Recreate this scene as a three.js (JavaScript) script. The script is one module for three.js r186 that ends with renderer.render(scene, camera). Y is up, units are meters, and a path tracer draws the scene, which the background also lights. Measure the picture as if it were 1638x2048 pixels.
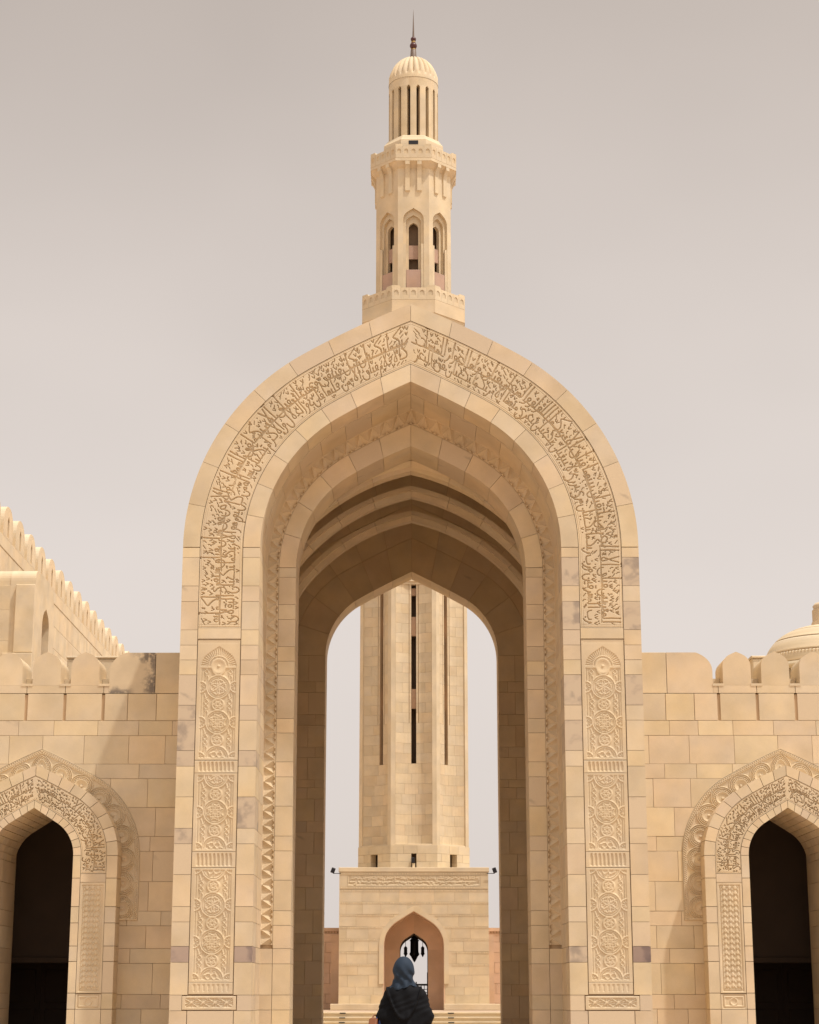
import * as THREE from 'three';
import { mergeGeometries, mergeVertices } from 'three/addons/utils/BufferGeometryUtils.js';
import { MarchingCubes } from 'three/addons/objects/MarchingCubes.js';

// ---------------------------------------------------------------- camera, sky, sun, exposure
const scene = new THREE.Scene();
const camera = new THREE.PerspectiveCamera(2 * Math.atan(1024 / 3800) * 180 / Math.PI, 819 / 1024, 0.1, 3000);
camera.rotation.order = 'YXZ';
camera.position.set(0.08, 1.3, 0);
camera.rotation.set(14.25 * Math.PI / 180, 10 / 3800, 0);
scene.add(camera);

const renderer = new THREE.WebGLRenderer({ antialias: true });
renderer.setSize(819, 1024);
renderer.toneMapping = THREE.LinearToneMapping;
renderer.toneMappingExposure = 0.96;
renderer.shadowMap.enabled = true;

function mulberry(a) { return () => { a = (a + 0x6d2b79f5) | 0; let t = Math.imul(a ^ (a >>> 15), 1 | a); t = (t + Math.imul(t ^ (t >>> 7), 61 | t)) ^ t; return ((t ^ (t >>> 14)) >>> 0) / 4294967296; }; }
const lerp = (a, b, t) => a + (b - a) * t, clamp = (x, a = 0, b = 1) => Math.min(b, Math.max(a, x)), smooth = (a, b, x) => { const t = clamp((x - a) / (b - a)); return t * t * (3 - 2 * t); };
function hash2(x, y, s) { let h = Math.imul(x, 374761393) ^ Math.imul(y, 668265263) ^ Math.imul(s, 1274126177); h = Math.imul(h ^ (h >>> 13), 1103515245); return ((h ^ (h >>> 16)) >>> 0) / 4294967296; }
function vnoise(x, y, per, s) {                                    // value noise that tiles with period per
  const xi = Math.floor(x), yi = Math.floor(y), fx = x - xi, fy = y - yi, u = fx * fx * (3 - 2 * fx), v = fy * fy * (3 - 2 * fy), m = (k) => ((k % per) + per) % per;
  const a = hash2(m(xi), m(yi), s), b = hash2(m(xi + 1), m(yi), s), c = hash2(m(xi), m(yi + 1), s), d = hash2(m(xi + 1), m(yi + 1), s);
  return lerp(lerp(a, b, u), lerp(c, d, u), v);
}
function fbm(x, y, per, s, oct = 5) { let f = 0, a = 0.5, n = 0; for (let i = 0; i < oct; i++) { f += a * vnoise(x, y, per, s + i * 17); n += a; x *= 2; y *= 2; per *= 2; a *= 0.5; } return f / n; }

const SUN = [1.45, 3.9, 1.0].map((v) => v / Math.hypot(1.45, 3.9, 1.0));
{ // hazy, dust-veiled daylight sky: pale near the horizon, duller higher up
  const W = 1024, H = 512, d = new Float32Array(W * H * 4);
  for (let j = 0; j < H; j++) {
    const el = ((j + 0.5) / H - 0.5) * 180, up = clamp(el, 0, 34);
    const t = smooth(10, 34, up), low = smooth(12, 0, up);
    for (let i = 0; i < W; i++) {
      const az = (i / W - 0.5) * Math.PI * 2, toSun = 0.5 + 0.5 * Math.cos(az);          // the side of the veiled sun is a little brighter
      const n = (fbm(i / W * 16, j / H * 14, 16, 8, 5) - 0.5) * 0.34 * smooth(0, 20, Math.max(0, el));
      const b = (1 + n) * (0.96 + 0.08 * toSun), o = (j * W + i) * 4;
      const e = el * Math.PI / 180, ang = Math.acos(clamp(Math.cos(e) * Math.cos(az) * SUN[0] + Math.sin(e) * SUN[1] + Math.cos(e) * Math.sin(az) * SUN[2], -1, 1)) * 180 / Math.PI;
      const glow = 1.5 * Math.exp(-((ang / 30) ** 2)) + 0.45 * Math.exp(-((ang / 62) ** 2));   // bright veil round the hazy sun
      d[o] = (lerp(0.79, 0.44, t) - 0.085 * low) * b + glow; d[o + 1] = (lerp(0.715, 0.375, t) - 0.08 * low) * b + glow * 0.95; d[o + 2] = (lerp(0.672, 0.336, t) - 0.08 * low) * b + glow * 0.88; d[o + 3] = 1;
    }
  }
  const tex = new THREE.DataTexture(d, W, H, THREE.RGBAFormat, THREE.FloatType);
  tex.mapping = THREE.EquirectangularReflectionMapping; tex.magFilter = tex.minFilter = THREE.LinearFilter; tex.needsUpdate = true;
  scene.background = tex; scene.environment = tex;
}
const sun = new THREE.DirectionalLight(new THREE.Color().setRGB(1, 0.93, 0.84), 3.4);
sun.position.set(1.45, 3.9, 1.0).multiplyScalar(30).add(new THREE.Vector3(0, 8, -45));
sun.target.position.set(0, 8, -45);
sun.castShadow = true; sun.shadow.radius = 2.5; sun.shadow.mapSize.set(4096, 4096);
Object.assign(sun.shadow.camera, { left: -60, right: 60, top: 70, bottom: -60, near: 1, far: 320 });
scene.add(sun, sun.target);

// ---------------------------------------------------------------- materials
function canvasTex(n, f) {                                          // colour texture computed per pixel, f returns sRGB 0..1
  const d = new Uint8Array(n * n * 4);
  for (let j = 0; j < n; j++) for (let i = 0; i < n; i++) { const c = f(i / n, j / n), o = (j * n + i) * 4; d[o] = clamp(c[0]) * 255; d[o + 1] = clamp(c[1]) * 255; d[o + 2] = clamp(c[2]) * 255; d[o + 3] = 255; }
  const t = new THREE.DataTexture(d, n, n); t.colorSpace = THREE.SRGBColorSpace; t.wrapS = t.wrapT = THREE.RepeatWrapping; t.magFilter = THREE.LinearFilter; t.minFilter = THREE.LinearMipmapLinearFilter; t.generateMipmaps = true; t.needsUpdate = true;
  return t;
}
const T = 3;                                                        // metres per texture repeat
const texStone = canvasTex(768, (u, v) => {                         // fine-grained limestone: cloudy mottling and grain
  const a = fbm(u * 5, v * 5, 5, 11, 5), b = fbm(u * 24, v * 10, 2, 31, 4), g = hash2(Math.floor(u * 768), Math.floor(v * 768), 3);
  const l = 0.905 + (a - 0.5) * 0.16 + (g - 0.5) * 0.05, w = (fbm(u * 4, v * 4, 4, 71, 4) - 0.5) * 0.11;
  return [l + w * 0.25, l + w * -0.1, l - w * 0.9 + (b - 0.5) * 0.02];
});
const texVein = canvasTex(768, (u, v) => {                          // the greyer stones: lilac-brown clouds and dark smears along the bedding
  const a = fbm(u * 4 + v * 2, v * 6 + u * 2, 2, 111, 6), r = fbm(u * 6, v * 6, 6, 141, 5), g = hash2(Math.floor(u * 768), Math.floor(v * 768), 9);
  const dark = smooth(0.50, 0.78, a) * 0.34 + smooth(0.60, 0.72, r) * smooth(0.45, 0.6, a) * 0.22;
  const l = 0.90 - dark + (g - 0.5) * 0.05;
  return [l, l - 0.004 + dark * 0.03, l + dark * 0.12];
});
const texSmudge = canvasTex(512, (u, v) => {                        // grey-mauve stones with dark smears
  const a = fbm(u * 5 + v * 2, v * 7 - u * 2, 1, 411, 6), r = fbm(u * 9, v * 9, 9, 441, 5);
  const dark = smooth(0.40, 0.72, a) * 0.20 + smooth(0.52, 0.74, r) * 0.15 + 0.06, l = 0.91 - dark;
  return [l, l - 0.004 + dark * 0.02, l + dark * 0.17];
});
const texStain = canvasTex(512, (u, v) => {                         // one stone with dark water stains along its end and foot
  const a = fbm(u * 6, v * 6, 64, 311, 5), b = fbm(u * 14, v * 14, 64, 331, 4), l0 = 0.905 + (fbm(u * 3, v * 3, 64, 351, 4) - 0.5) * 0.12;
  const e = smooth(0.66, 0.97, u + (a - 0.5) * 0.55) * smooth(-0.1, 0.35, v * 0.5 + a - 0.25) + smooth(0.16, -0.02, v + (a - 0.5) * 0.3) * smooth(0.5, 0.2, Math.abs(u - 0.1)) + smooth(0.86, 0.98, v + (b - 0.5) * 0.3) * 0.35 * smooth(0.35, 0.6, u);
  const d = clamp(e) * smooth(0.3, 0.62, b + 0.12) * 0.33, l = l0 - d;
  return [l, l + d * 0.02, l + d * 0.14];
});
const texFine = canvasTex(256, (u, v) => { const a = fbm(u * 6, v * 6, 6, 211, 4), l = 0.92 + (a - 0.5) * 0.13; return [l, l, l]; });
function mat(r, g, b, o = {}) { const { map = null, ...rest } = o; return new THREE.MeshStandardMaterial({ color: new THREE.Color().setRGB(r, g, b), roughness: 0.85, metalness: 0, map, ...rest }); }
const SAND = [0.80, 0.65, 0.445];
const sand = (k, r = 1, g = 1, b = 1, map = texStone) => mat(SAND[0] * k * r, SAND[1] * k * g, SAND[2] * k * b, { map });
const M = {
  tones: [sand(1), sand(1.02, 1, 1.005, 1.01), sand(0.98, 1, 0.995, 0.98), sand(1, 1.01, 0.985, 0.96), sand(0.99, 1, 1.01, 1.04), sand(1.02, 1, 0.995, 0.95), sand(0.975, 1.01, 0.99, 1.0), sand(1.0, 1.01, 0.985, 0.99)],
  veined: [sand(0.99, 1, 1.005, 1.02, texVein), sand(0.95, 0.99, 1.0, 1.05, texVein), sand(1.02, 1, 1.0, 1.0, texVein)],
  smudged: sand(1, 1, 1, 1.03, texSmudge),
  blotched: sand(0.98, 1, 1, 1, texStain),
  stained: [mat(0.60, 0.46, 0.36, { map: texSmudge }), mat(0.46, 0.34, 0.275, { map: texSmudge })],
  far: [sand(1), sand(1.02, 1, 1.005, 1.01), sand(0.98, 1, 0.995, 0.98), sand(1, 1.01, 0.985, 0.96)],
  plain: sand(1), carved: sand(0.99, 1, 0.99, 0.98), mortar: mat(0.64, 0.45, 0.27, { map: texFine }), pink: mat(0.56, 0.375, 0.285, { map: texStone }),
  rose: [mat(0.80, 0.56, 0.385, { map: texStone }), mat(0.76, 0.525, 0.36, { map: texStone })],
  paving: mat(0.62, 0.455, 0.315, { map: texFine }), interior: mat(0.26, 0.175, 0.11, { map: texFine }), shadedWood: mat(0.085, 0.055, 0.035, { roughness: 0.75, map: texFine }),  // inner stone and timber tones darkened: shade of the openings put into colour
  iron: mat(0.02, 0.02, 0.025, { roughness: 0.5, metalness: 0.4 }), maroon: mat(0.075, 0.02, 0.022, { roughness: 0.4 }), brass: mat(0.36, 0.24, 0.09, { roughness: 0.45, metalness: 0.6 }), bronze: mat(0.16, 0.115, 0.09, { roughness: 0.5 }),
};
const pick = (rand, list) => list[Math.floor(rand() * list.length)];
const stoneMat = (rand, vein = 0.13) => (rand() < vein ? pick(rand, M.veined) : pick(rand, M.tones));

// ---------------------------------------------------------------- geometry helpers
const taken = new Map();
function numbered(name) { const n = taken.get(name) ?? 0; taken.set(name, n + 1); return n ? name + '_' + String(n).padStart(3, '0') : name; }
function thing(name, label, category, group) { const o = new THREE.Group(); o.name = numbered(name); o.userData = { label, category, kind: 'thing' }; if (group) o.userData.group = group; scene.add(o); return o; }
function add(parent, name, geo, m, kind) { const o = new THREE.Mesh(geo, m); o.castShadow = o.receiveShadow = true; o.name = parent === scene ? numbered(name) : name; if (kind) o.userData.kind = kind; parent.add(o); return o; }
class Geo {                                                         // collects quads with uv in metres
  constructor() { this.p = []; this.u = []; this.i = []; }
  v(x, y, z, a, b) { this.p.push(x, y, z); this.u.push(a / T, b / T); return this.p.length / 3 - 1; }
  quad(a, b, c, d) { this.i.push(a, b, c, a, c, d); }
  done() { const g = new THREE.BufferGeometry(); g.setAttribute('position', new THREE.Float32BufferAttribute(this.p, 3)); g.setAttribute('uv', new THREE.Float32BufferAttribute(this.u, 2)); g.setIndex(this.i); g.computeVertexNormals(); return g; }
}
let uvSeed = mulberry(99);
function box(x0, x1, y0, y1, z0, z1, bev = 0) {                     // axis-aligned box, z1 is the front; bev chamfers the four front edges
  const G = new Geo(), ox = uvSeed() * 40, oy = uvSeed() * 40, B = bev, zb = z1 - B;
  const f = (pts, uv) => { const k = pts.map((p, n) => G.v(p[0], p[1], p[2], uv[n][0] + ox, uv[n][1] + oy)); G.quad(k[0], k[1], k[2], k[3]); };
  const q = (pts, h) => f(pts, pts.map((p) => (h === 'z' ? [p[0], p[1]] : h === 'x' ? [p[2], p[1]] : [p[0], p[2]])));
  q([[x0 + B, y0 + B, z1], [x1 - B, y0 + B, z1], [x1 - B, y1 - B, z1], [x0 + B, y1 - B, z1]], 'z');
  q([[x1, y0, z0], [x0, y0, z0], [x0, y1, z0], [x1, y1, z0]], 'z');
  q([[x1, y0, zb], [x1, y0, z0], [x1, y1, z0], [x1, y1, zb]], 'x');
  q([[x0, y0, z0], [x0, y0, zb], [x0, y1, zb], [x0, y1, z0]], 'x');
  q([[x0, y1, zb], [x1, y1, zb], [x1, y1, z0], [x0, y1, z0]], 'y');
  q([[x0, y0, z0], [x1, y0, z0], [x1, y0, zb], [x0, y0, zb]], 'y');
  if (B) {
    q([[x0 + B, y1 - B, z1], [x1 - B, y1 - B, z1], [x1, y1, zb], [x0, y1, zb]], 'z'); q([[x0, y0, zb], [x1, y0, zb], [x1 - B, y0 + B, z1], [x0 + B, y0 + B, z1]], 'z');
    q([[x1 - B, y0 + B, z1], [x1, y0, zb], [x1, y1, zb], [x1 - B, y1 - B, z1]], 'z'); q([[x0, y0, zb], [x0 + B, y0 + B, z1], [x0 + B, y1 - B, z1], [x0, y1, zb]], 'z');
  }
  return G.done();
}
class Arch {                                                        // two-centred-and-more pointed arch: half width a, springing ys, first radius r1 over angle th, then a flat second arc to the apex
  constructor(a, ys, r1, th, apex) {
    let lo = r1, hi = 400;
    const c2 = (r2) => [a - r1 + (r1 - r2) * Math.cos(th), ys + (r1 - r2) * Math.sin(th)];
    const top = (r2) => { const c = c2(r2); return c[1] + Math.sqrt(Math.max(0, r2 * r2 - c[0] * c[0])); };
    for (let k = 0; k < 80; k++) { const m = (lo + hi) / 2; if (top(m) < apex) lo = m; else hi = m; }
    Object.assign(this, { a, ys, r1, th, r2: (lo + hi) / 2, c1: [a - r1, ys] }); this.c2 = c2(this.r2);
    this.split = r1 * th / (r1 * th + this.r2 * (this.end(0) - th)); this.len = this.length(0);
  }
  end(t) { return Math.acos(clamp(-this.c2[0] / (this.r2 + t), -1, 1)); }
  length(t) { return (this.r1 + t) * this.th + (this.r2 + t) * (this.end(t) - this.th); }
  apex(t) { return this.pt(1, t)[1]; }
  pt(s, t) {                                                        // s < 0: metres down the leg; 0..1: along the curve; t: offset outward
    if (s <= 0) return [this.a + t, this.ys + s];
    if (s <= this.split) { const f = this.th * s / this.split; return [this.c1[0] + (this.r1 + t) * Math.cos(f), this.c1[1] + (this.r1 + t) * Math.sin(f)]; }
    const f = lerp(this.th, this.end(t), (s - this.split) / (1 - this.split)); return [this.c2[0] + (this.r2 + t) * Math.cos(f), this.c2[1] + (this.r2 + t) * Math.sin(f)];
  }
  xAt(y, t) { if (y <= this.ys) return this.a + t; if (y >= this.apex(t)) return 0; let lo = 0, hi = 1; for (let k = 0; k < 40; k++) { const m = (lo + hi) / 2; if (this.pt(m, t)[1] < y) lo = m; else hi = m; } return this.pt(lo, t)[0]; }
}
// a block in an arch ring: P(s, w) gives x, y on the right half; sg mirrors it; z1 is the front
function ringBlock(P, s0, s1, w0, w1, z0, z1, sg = 1, ns = 4, cx = 0) {
  const G = new Geo(), ox = uvSeed() * 40, oy = uvSeed() * 40;
  const pt = (s, w) => { const p = P(s, w); return [cx + sg * p[0], p[1]]; };
  const strip = (A, B) => { let pa, pb; for (let k = 0; k <= ns; k++) { const s = lerp(s0, s1, k / ns), a = A(s, k), b = B(s, k), ia = G.v(...a, ), ib = G.v(...b); if (k) (sg > 0 ? G.quad(pa, pb, ib, ia) : G.quad(pa, ia, ib, pb)); pa = ia; pb = ib; } };
  let len = 0; const L = []; for (let k = 0; k <= ns; k++) { if (k) { const a = pt(lerp(s0, s1, (k - 1) / ns), w0), b = pt(lerp(s0, s1, k / ns), w0); len += Math.hypot(a[0] - b[0], a[1] - b[1]); } L.push(len); }
  const at = (s, w, z) => { const p = pt(s, w); return [p[0], p[1], z, p[0] + ox, p[1] + oy]; }, al = (s, w, z, k) => { const p = pt(s, w); return [p[0], p[1], z, L[k] + ox, z + oy]; };
  strip((s) => at(s, w0, z1), (s) => at(s, w1, z1));
  strip((s) => at(s, w1, z0), (s) => at(s, w0, z0));
  strip((s, k) => al(s, w0, z0, k), (s, k) => al(s, w0, z1, k));
  strip((s, k) => al(s, w1, z1, k), (s, k) => al(s, w1, z0, k));
  for (const [s, flip] of [[s0, 0], [s1, 1]]) {
    const a = pt(s, w0), b = pt(s, w1), d = Math.hypot(a[0] - b[0], a[1] - b[1]);
    const k = [G.v(a[0], a[1], z0, ox, z0 + oy), G.v(b[0], b[1], z0, ox + d, z0 + oy), G.v(b[0], b[1], z1, ox + d, z1 + oy), G.v(a[0], a[1], z1, ox, z1 + oy)];
    if ((flip ^ (sg < 0))) G.quad(k[3], k[2], k[1], k[0]); else G.quad(k[0], k[1], k[2], k[3]);
  }
  return G.done();
}
// carved surface: map(u, v) -> [x, y], height(u, v) metres in front of z
function relief(L, W, cell, map, height, z, sg = 1, cx = 0) {
  const G = new Geo(), nu = Math.max(2, Math.round(L / cell)), nv = Math.max(2, Math.round(W / cell));
  for (let i = 0; i <= nu; i++) for (let j = 0; j <= nv; j++) { const u = L * i / nu, v = W * j / nv, p = map(u, v), x = cx + sg * p[0]; G.v(x, p[1], z + height(u, v), x, p[1]); }
  const id = (i, j) => i * (nv + 1) + j;
  for (let i = 0; i < nu; i++) for (let j = 0; j < nv; j++) if (sg > 0) G.quad(id(i, j), id(i, j + 1), id(i + 1, j + 1), id(i + 1, j)); else G.quad(id(i, j), id(i + 1, j), id(i + 1, j + 1), id(i, j + 1));
  return G.done();
}
function heightCanvas(L, W, px, draw) {                             // draws in metres (x along L, y up W); returns sampler 0..1
  const c = document.createElement('canvas'); c.width = Math.ceil(L * px); c.height = Math.ceil(W * px);
  const g = c.getContext('2d'); g.fillStyle = '#000'; g.fillRect(0, 0, c.width, c.height); g.setTransform(px, 0, 0, -px, 0, c.height); g.lineCap = g.lineJoin = 'round';
  draw(g, (x, y) => { const d = g.getImageData(Math.round(x * px), c.height - Math.round(y * px), 1, 1).data; return d[0] / 255; });
  const w = c.width, h = c.height, src = g.getImageData(0, 0, w, h).data, d = new Float32Array(w * h);
  for (let k = 0; k < w * h; k++) d[k] = src[k * 4] / 255;
  return (u, v) => { const x = clamp(u * px - 0.5, 0, w - 1.001), y = clamp(h - v * px - 0.5, 0, h - 1.001), xi = Math.floor(x), yi = Math.floor(y), fx = x - xi, fy = y - yi, o = yi * w + xi; return lerp(lerp(d[o], d[o + 1], fx), lerp(d[o + w], d[o + w + 1], fx), fy); };
}
const white = (k) => { const n = Math.round(clamp(k) * 255); return 'rgb(' + n + ',' + n + ',' + n + ')'; };
// a coursed wall of single stones on the plane z = zf (front), between u0 and u1; cut(y0, y1) may return intervals to keep
function courses(parent, ys, u0, u1, zf, o = {}) {
  const { rand = mulberry(7), len = [0.7, 1.15], depth = 0.1, gap = 0.0065, cut = null, vein = 0.1, mats = null, M4 = null, name = 'stone', shift = 0, jitter = 0.003, bev = 0.004, cap = 1e9 } = o;
  let n = 0; const rest = [];
  for (let r = 0; r < ys.length - 1; r++) {
    const y1 = Math.max(ys[r], ys[r + 1]), y0 = Math.min(ys[r], ys[r + 1]);
    for (const [a, b] of cut ? cut(y0, y1) : [[u0, u1]]) {
      let x = a; const first = (r % 2 ? 0.5 : 1) * lerp(len[0], len[1], rand());
      let l = first;
      while (x < b - 0.01) {
        let e = Math.min(b, x + l); if (b - e < len[0] * 0.42) e = b;
        const g = box(x + gap / 2, e - gap / 2, y0 + gap / 2, y1 - gap / 2, zf - depth, zf + (rand() - 0.5) * 2 * jitter, bev);
        if (M4) g.applyMatrix4(M4);
        const m = mats ? pick(rand, mats) : stoneMat(rand, vein);
        if (n++ < cap) add(parent, name, g, m); else rest.push(g);
        x = e; l = lerp(len[0], len[1], rand());
      }
    }
  }
  if (rest.length) add(parent, name + 's', mergeGeometries(rest), M.plain, 'stuff');
}

// ---------------------------------------------------------------- ground
{
  const g = new THREE.PlaneGeometry(1600, 1600).rotateX(-Math.PI / 2); const uv = g.attributes.uv; for (let i = 0; i < uv.count; i++) uv.setXY(i, uv.getX(i) * 500, uv.getY(i) * 500);
  const o = add(scene, 'ground', g, M.paving); o.userData = { kind: 'structure', label: 'pale stone paved courtyard ground', category: 'ground' };
}


// ---------------------------------------------------------------- Arabic lettering as pen strokes (x runs in the reading direction, leftwards; y up; tooth height 1, alif 3.2)
const circ = (x, y, r, n = 9, from = 0, to = 1) => Array.from({ length: n + 1 }, (_, k) => { const a = (from + (to - from) * k / n) * Math.PI * 2; return [x + r * Math.sin(a), y + r * Math.cos(a)]; });
const bowl = (x) => [[x, 0.1], [x + 0.1, -0.55], [x + 0.5, -0.95], [x + 1.1, -0.95], [x + 1.5, -0.5], [x + 1.6, 0.35]], belly = (x) => [[x + 0.1, 0.95], [x + 0.6, 1.15], [x + 1.3, 0.85], [x + 0.6, 0.35], [x + 0.2, -0.25], [x + 0.35, -0.95], [x + 1.0, -1.3], [x + 1.8, -1.1]];
const GLYPH = {                                                    // [joins to the next?, {j: joined form, e: end form}] each form: [width, strokes]
  alif: [0, { e: [0.75, [[[0.3, 0], [0.35, 1.6], [0.28, 3.2]]]] }],
  lam: [1, { j: [0.95, [[[0.42, 3.2], [0.5, 1.5], [0.5, 0], [0.95, 0]]]], e: [2.1, [[[0.3, 3.2], [0.38, 1.4], [0.4, 0.1]], bowl(0.4)]] }],
  lamalif: [0, { e: [1.9, [[[0.2, 3.1], [0.7, 1.7], [1.35, 0.35], [1.0, 0.0], [0.5, 0.1], [0.75, 0.9], [1.6, 3.2]]]] }],
  ba: [1, { j: [0.95, [[[0, 0], [0.38, 0.02], [0.45, 0.85], [0.55, 0.05], [0.95, 0]]]], e: [2.4, [[[0, 0], [0.05, 0.5], [0.15, 0], [1.1, -0.22], [2.0, -0.1], [2.3, 0.6]]]] }],
  nun: [1, { j: [0.95, [[[0, 0], [0.38, 0.02], [0.45, 0.85], [0.55, 0.05], [0.95, 0]]]], e: [1.8, [[[0, 0.3], [0.1, 0.1]], bowl(0.1)]] }],
  ya: [1, { j: [0.95, [[[0, 0], [0.38, 0.02], [0.45, 0.85], [0.55, 0.05], [0.95, 0]]]], e: [2.3, [[[0, 0], [0.3, 0.7], [0.8, 0.75], [0.55, 0.25], [0.2, -0.2], [0.5, -0.8], [1.4, -0.85], [2.1, -0.35], [2.2, 0.25]]]] }],
  jim: [1, { j: [1.45, [[[0.05, 1.0], [0.6, 1.2], [1.15, 0.75], [0.7, 0.2], [0, 0.0]], [[0.7, 0.1], [1.45, 0]]]], e: [1.9, [belly(0)]] }],
  dal: [0, { e: [1.05, [[[0.15, 1.15], [0.65, 0.55], [0.75, 0.1], [0.4, -0.02], [0, 0]]]] }],
  ra: [0, { e: [0.95, [[[0, 0.0], [0.15, 0.45], [0.28, -0.1], [0.7, -0.75], [1.2, -0.95]]]] }],
  sin: [1, { j: [1.35, [[[0, 0], [0.15, 0.7], [0.3, 0.05], [0.5, 0.65], [0.65, 0.05], [0.85, 0.75], [0.98, 0], [1.35, 0]]]], e: [2.7, [[[0, 0], [0.15, 0.7], [0.3, 0.05], [0.5, 0.65], [0.65, 0.05], [0.85, 0.7], [0.95, 0.1]], bowl(0.95)]] }],
  sad: [1, { j: [1.7, [[[0, 0], [0.4, 0.75], [0.95, 0.95], [1.2, 0.5], [0.8, 0.05], [0, 0]], [[0.8, 0.05], [1.3, 0.05], [1.38, 0.6], [1.45, 0], [1.7, 0]]]], e: [3, [[[0, 0], [0.4, 0.75], [0.95, 0.95], [1.2, 0.5], [0.8, 0.05], [0, 0]], bowl(1.2)]] }],
  ayn: [1, { j: [1.2, [[[0, 0], [0.45, 0.35], [0.75, 0.85], [0.25, 0.9], [0.5, 0.35], [0.8, 0], [1.2, 0]]]], i: [1.3, [[[0.95, 1.05], [0.45, 1.3], [0.15, 0.95], [0.45, 0.6], [1.0, 0.7], [0.4, 0.15], [1.3, 0]]]] , e: [1.9, [belly(0)]] }],
  fa: [1, { j: [1.1, [circ(0.45, 0.62, 0.36), [[0.4, 0.25], [0.15, 0], [0, 0]], [[0.3, 0], [1.1, 0]]]], e: [2.4, [circ(0.4, 0.62, 0.36), [[0.2, 0.3], [0.3, 0], [1.2, -0.2], [2.1, -0.05], [2.35, 0.55]]]] }],
  qaf: [1, { j: [1.1, [circ(0.45, 0.62, 0.36), [[0.3, 0], [1.1, 0]]]], e: [2.0, [circ(0.4, 0.55, 0.36), bowl(0.3)]] }],
  kaf: [1, { j: [2.0, [[[-0.3, 3.3], [0.6, 2.75], [1.7, 2.05], [1.0, 1.5], [0.25, 0.8], [0.35, 0.05], [2.0, 0]]]], e: [2.4, [[[0.3, 3.2], [0.4, 0.05], [1.3, -0.15], [2.2, 0.1], [2.3, 0.6]], [[1.4, 1.6], [1.0, 1.3], [1.5, 1.05], [1.0, 0.8]]]] }],
  mim: [1, { j: [0.95, [circ(0.4, 0.22, 0.28), [[0, 0], [0.95, 0]]]], e: [1.0, [circ(0.35, 0.15, 0.28), [[0.5, 0], [0.75, -0.2], [0.8, -1.4]]]] }],
  ha: [1, { j: [1.2, [circ(0.5, 0.35, 0.42), [[0.2, 0.2], [0.7, 0.5]], [[0, 0], [1.2, 0]]]], e: [0.9, [circ(0.4, 0.4, 0.38), [[0, 0], [0.3, 0.05]]]] }],
  waw: [0, { e: [1.1, [circ(0.45, 0.55, 0.34), [[0.7, 0.4], [0.65, -0.2], [1.05, -0.8], [1.55, -0.95]]]] }],
  hamza: [0, { e: [0.7, [[[0.5, 0.7], [0.2, 0.75], [0.25, 0.4], [0.6, 0.35], [0.1, 0.15]]]] }],
};
const LET = { 'ا': ['alif'], 'أ': ['alif', 'h'], 'إ': ['alif', 'H'], 'آ': ['alif', 'm'], 'ل': ['lam'], 'ب': ['ba', '', -1, 1], 'ت': ['ba', '', 1, 2], 'ث': ['ba', '', 1, 3], 'ن': ['nun', '', 1, 1], 'ي': ['ya', '', -1, 2], 'ى': ['ya'], 'ئ': ['ya', 'h'], 'ج': ['jim', '', -1, 1], 'ح': ['jim'], 'خ': ['jim', '', 1, 1], 'د': ['dal'], 'ذ': ['dal', '', 1, 1], 'ر': ['ra'], 'ز': ['ra', '', 1, 1], 'س': ['sin'], 'ش': ['sin', '', 1, 3], 'ص': ['sad'], 'ض': ['sad', '', 1, 1], 'ط': ['sad'], 'ظ': ['sad', '', 1, 1], 'ع': ['ayn'], 'غ': ['ayn', '', 1, 1], 'ف': ['fa', '', 1, 1], 'ق': ['qaf', '', 1, 2], 'ك': ['kaf'], 'م': ['mim'], 'ه': ['ha'], 'ة': ['ha', '', 1, 2], 'و': ['waw'], 'ؤ': ['waw', 'h'], 'ء': ['hamza'] };
function layWords(words) {                                          // words in the reading direction -> strokes, dots and total width, in pen units
  const strokes = [], dots = []; let x = 0;
  for (const w of words) {
    let prev = false;
    for (let k = 0; k < w.length; k++) {
      let ch = w[k], L = LET[ch]; if (!L) continue;
      let name = L[0]; if (ch === 'ل' && /[اأإآ]/.test(w[k + 1] ?? '')) { name = 'lamalif'; k++; L = ['lamalif', LET[w[k]][1]]; }
      const G = GLYPH[name], last = k === w.length - 1, joins = G[0] && !last, form = joins ? (!prev && G[1].i) || G[1].j : G[1].e;
      for (const s of form[1]) strokes.push(s.map((p) => [p[0] + x, p[1]]));
      if (prev && name !== 'lamalif') strokes.push([[x - 0.15, 0], [x + 0.2, 0.02]]);
      const cx = x + Math.min(form[0], 1.4) * 0.45, n = L[3] ?? 0, tall = name === 'waw' || name === 'fa' || name === 'qaf' ? 1.45 : name === 'nun' && !joins ? 0.15 : 1.35;
      for (let q = 0; q < n; q++) dots.push([cx + (q - (n - 1) / 2) * 0.42, L[2] > 0 ? tall + (n === 3 && q === 1 ? 0.35 : 0) : name === 'jim' && !joins ? -0.45 : -0.6]);
      if (L[1] === 'h') strokes.push(GLYPH.hamza[1].e[1][0].map((p) => [p[0] * 0.8 + x + 0.05, p[1] * 0.8 + (name === 'alif' ? 3.35 : 1.3)]));
      if (L[1] === 'H') strokes.push(GLYPH.hamza[1].e[1][0].map((p) => [p[0] * 0.8 + x + 0.05, p[1] * 0.8 - 1.0]));
      if (L[1] === 'm') strokes.push([[x - 0.15, 3.55], [x + 0.2, 3.75], [x + 0.45, 3.55], [x + 0.8, 3.7]]);
      x += form[0]; prev = !!joins;
    }
    x += 0.3;
  }
  return { strokes, dots, width: x };
}
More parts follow.
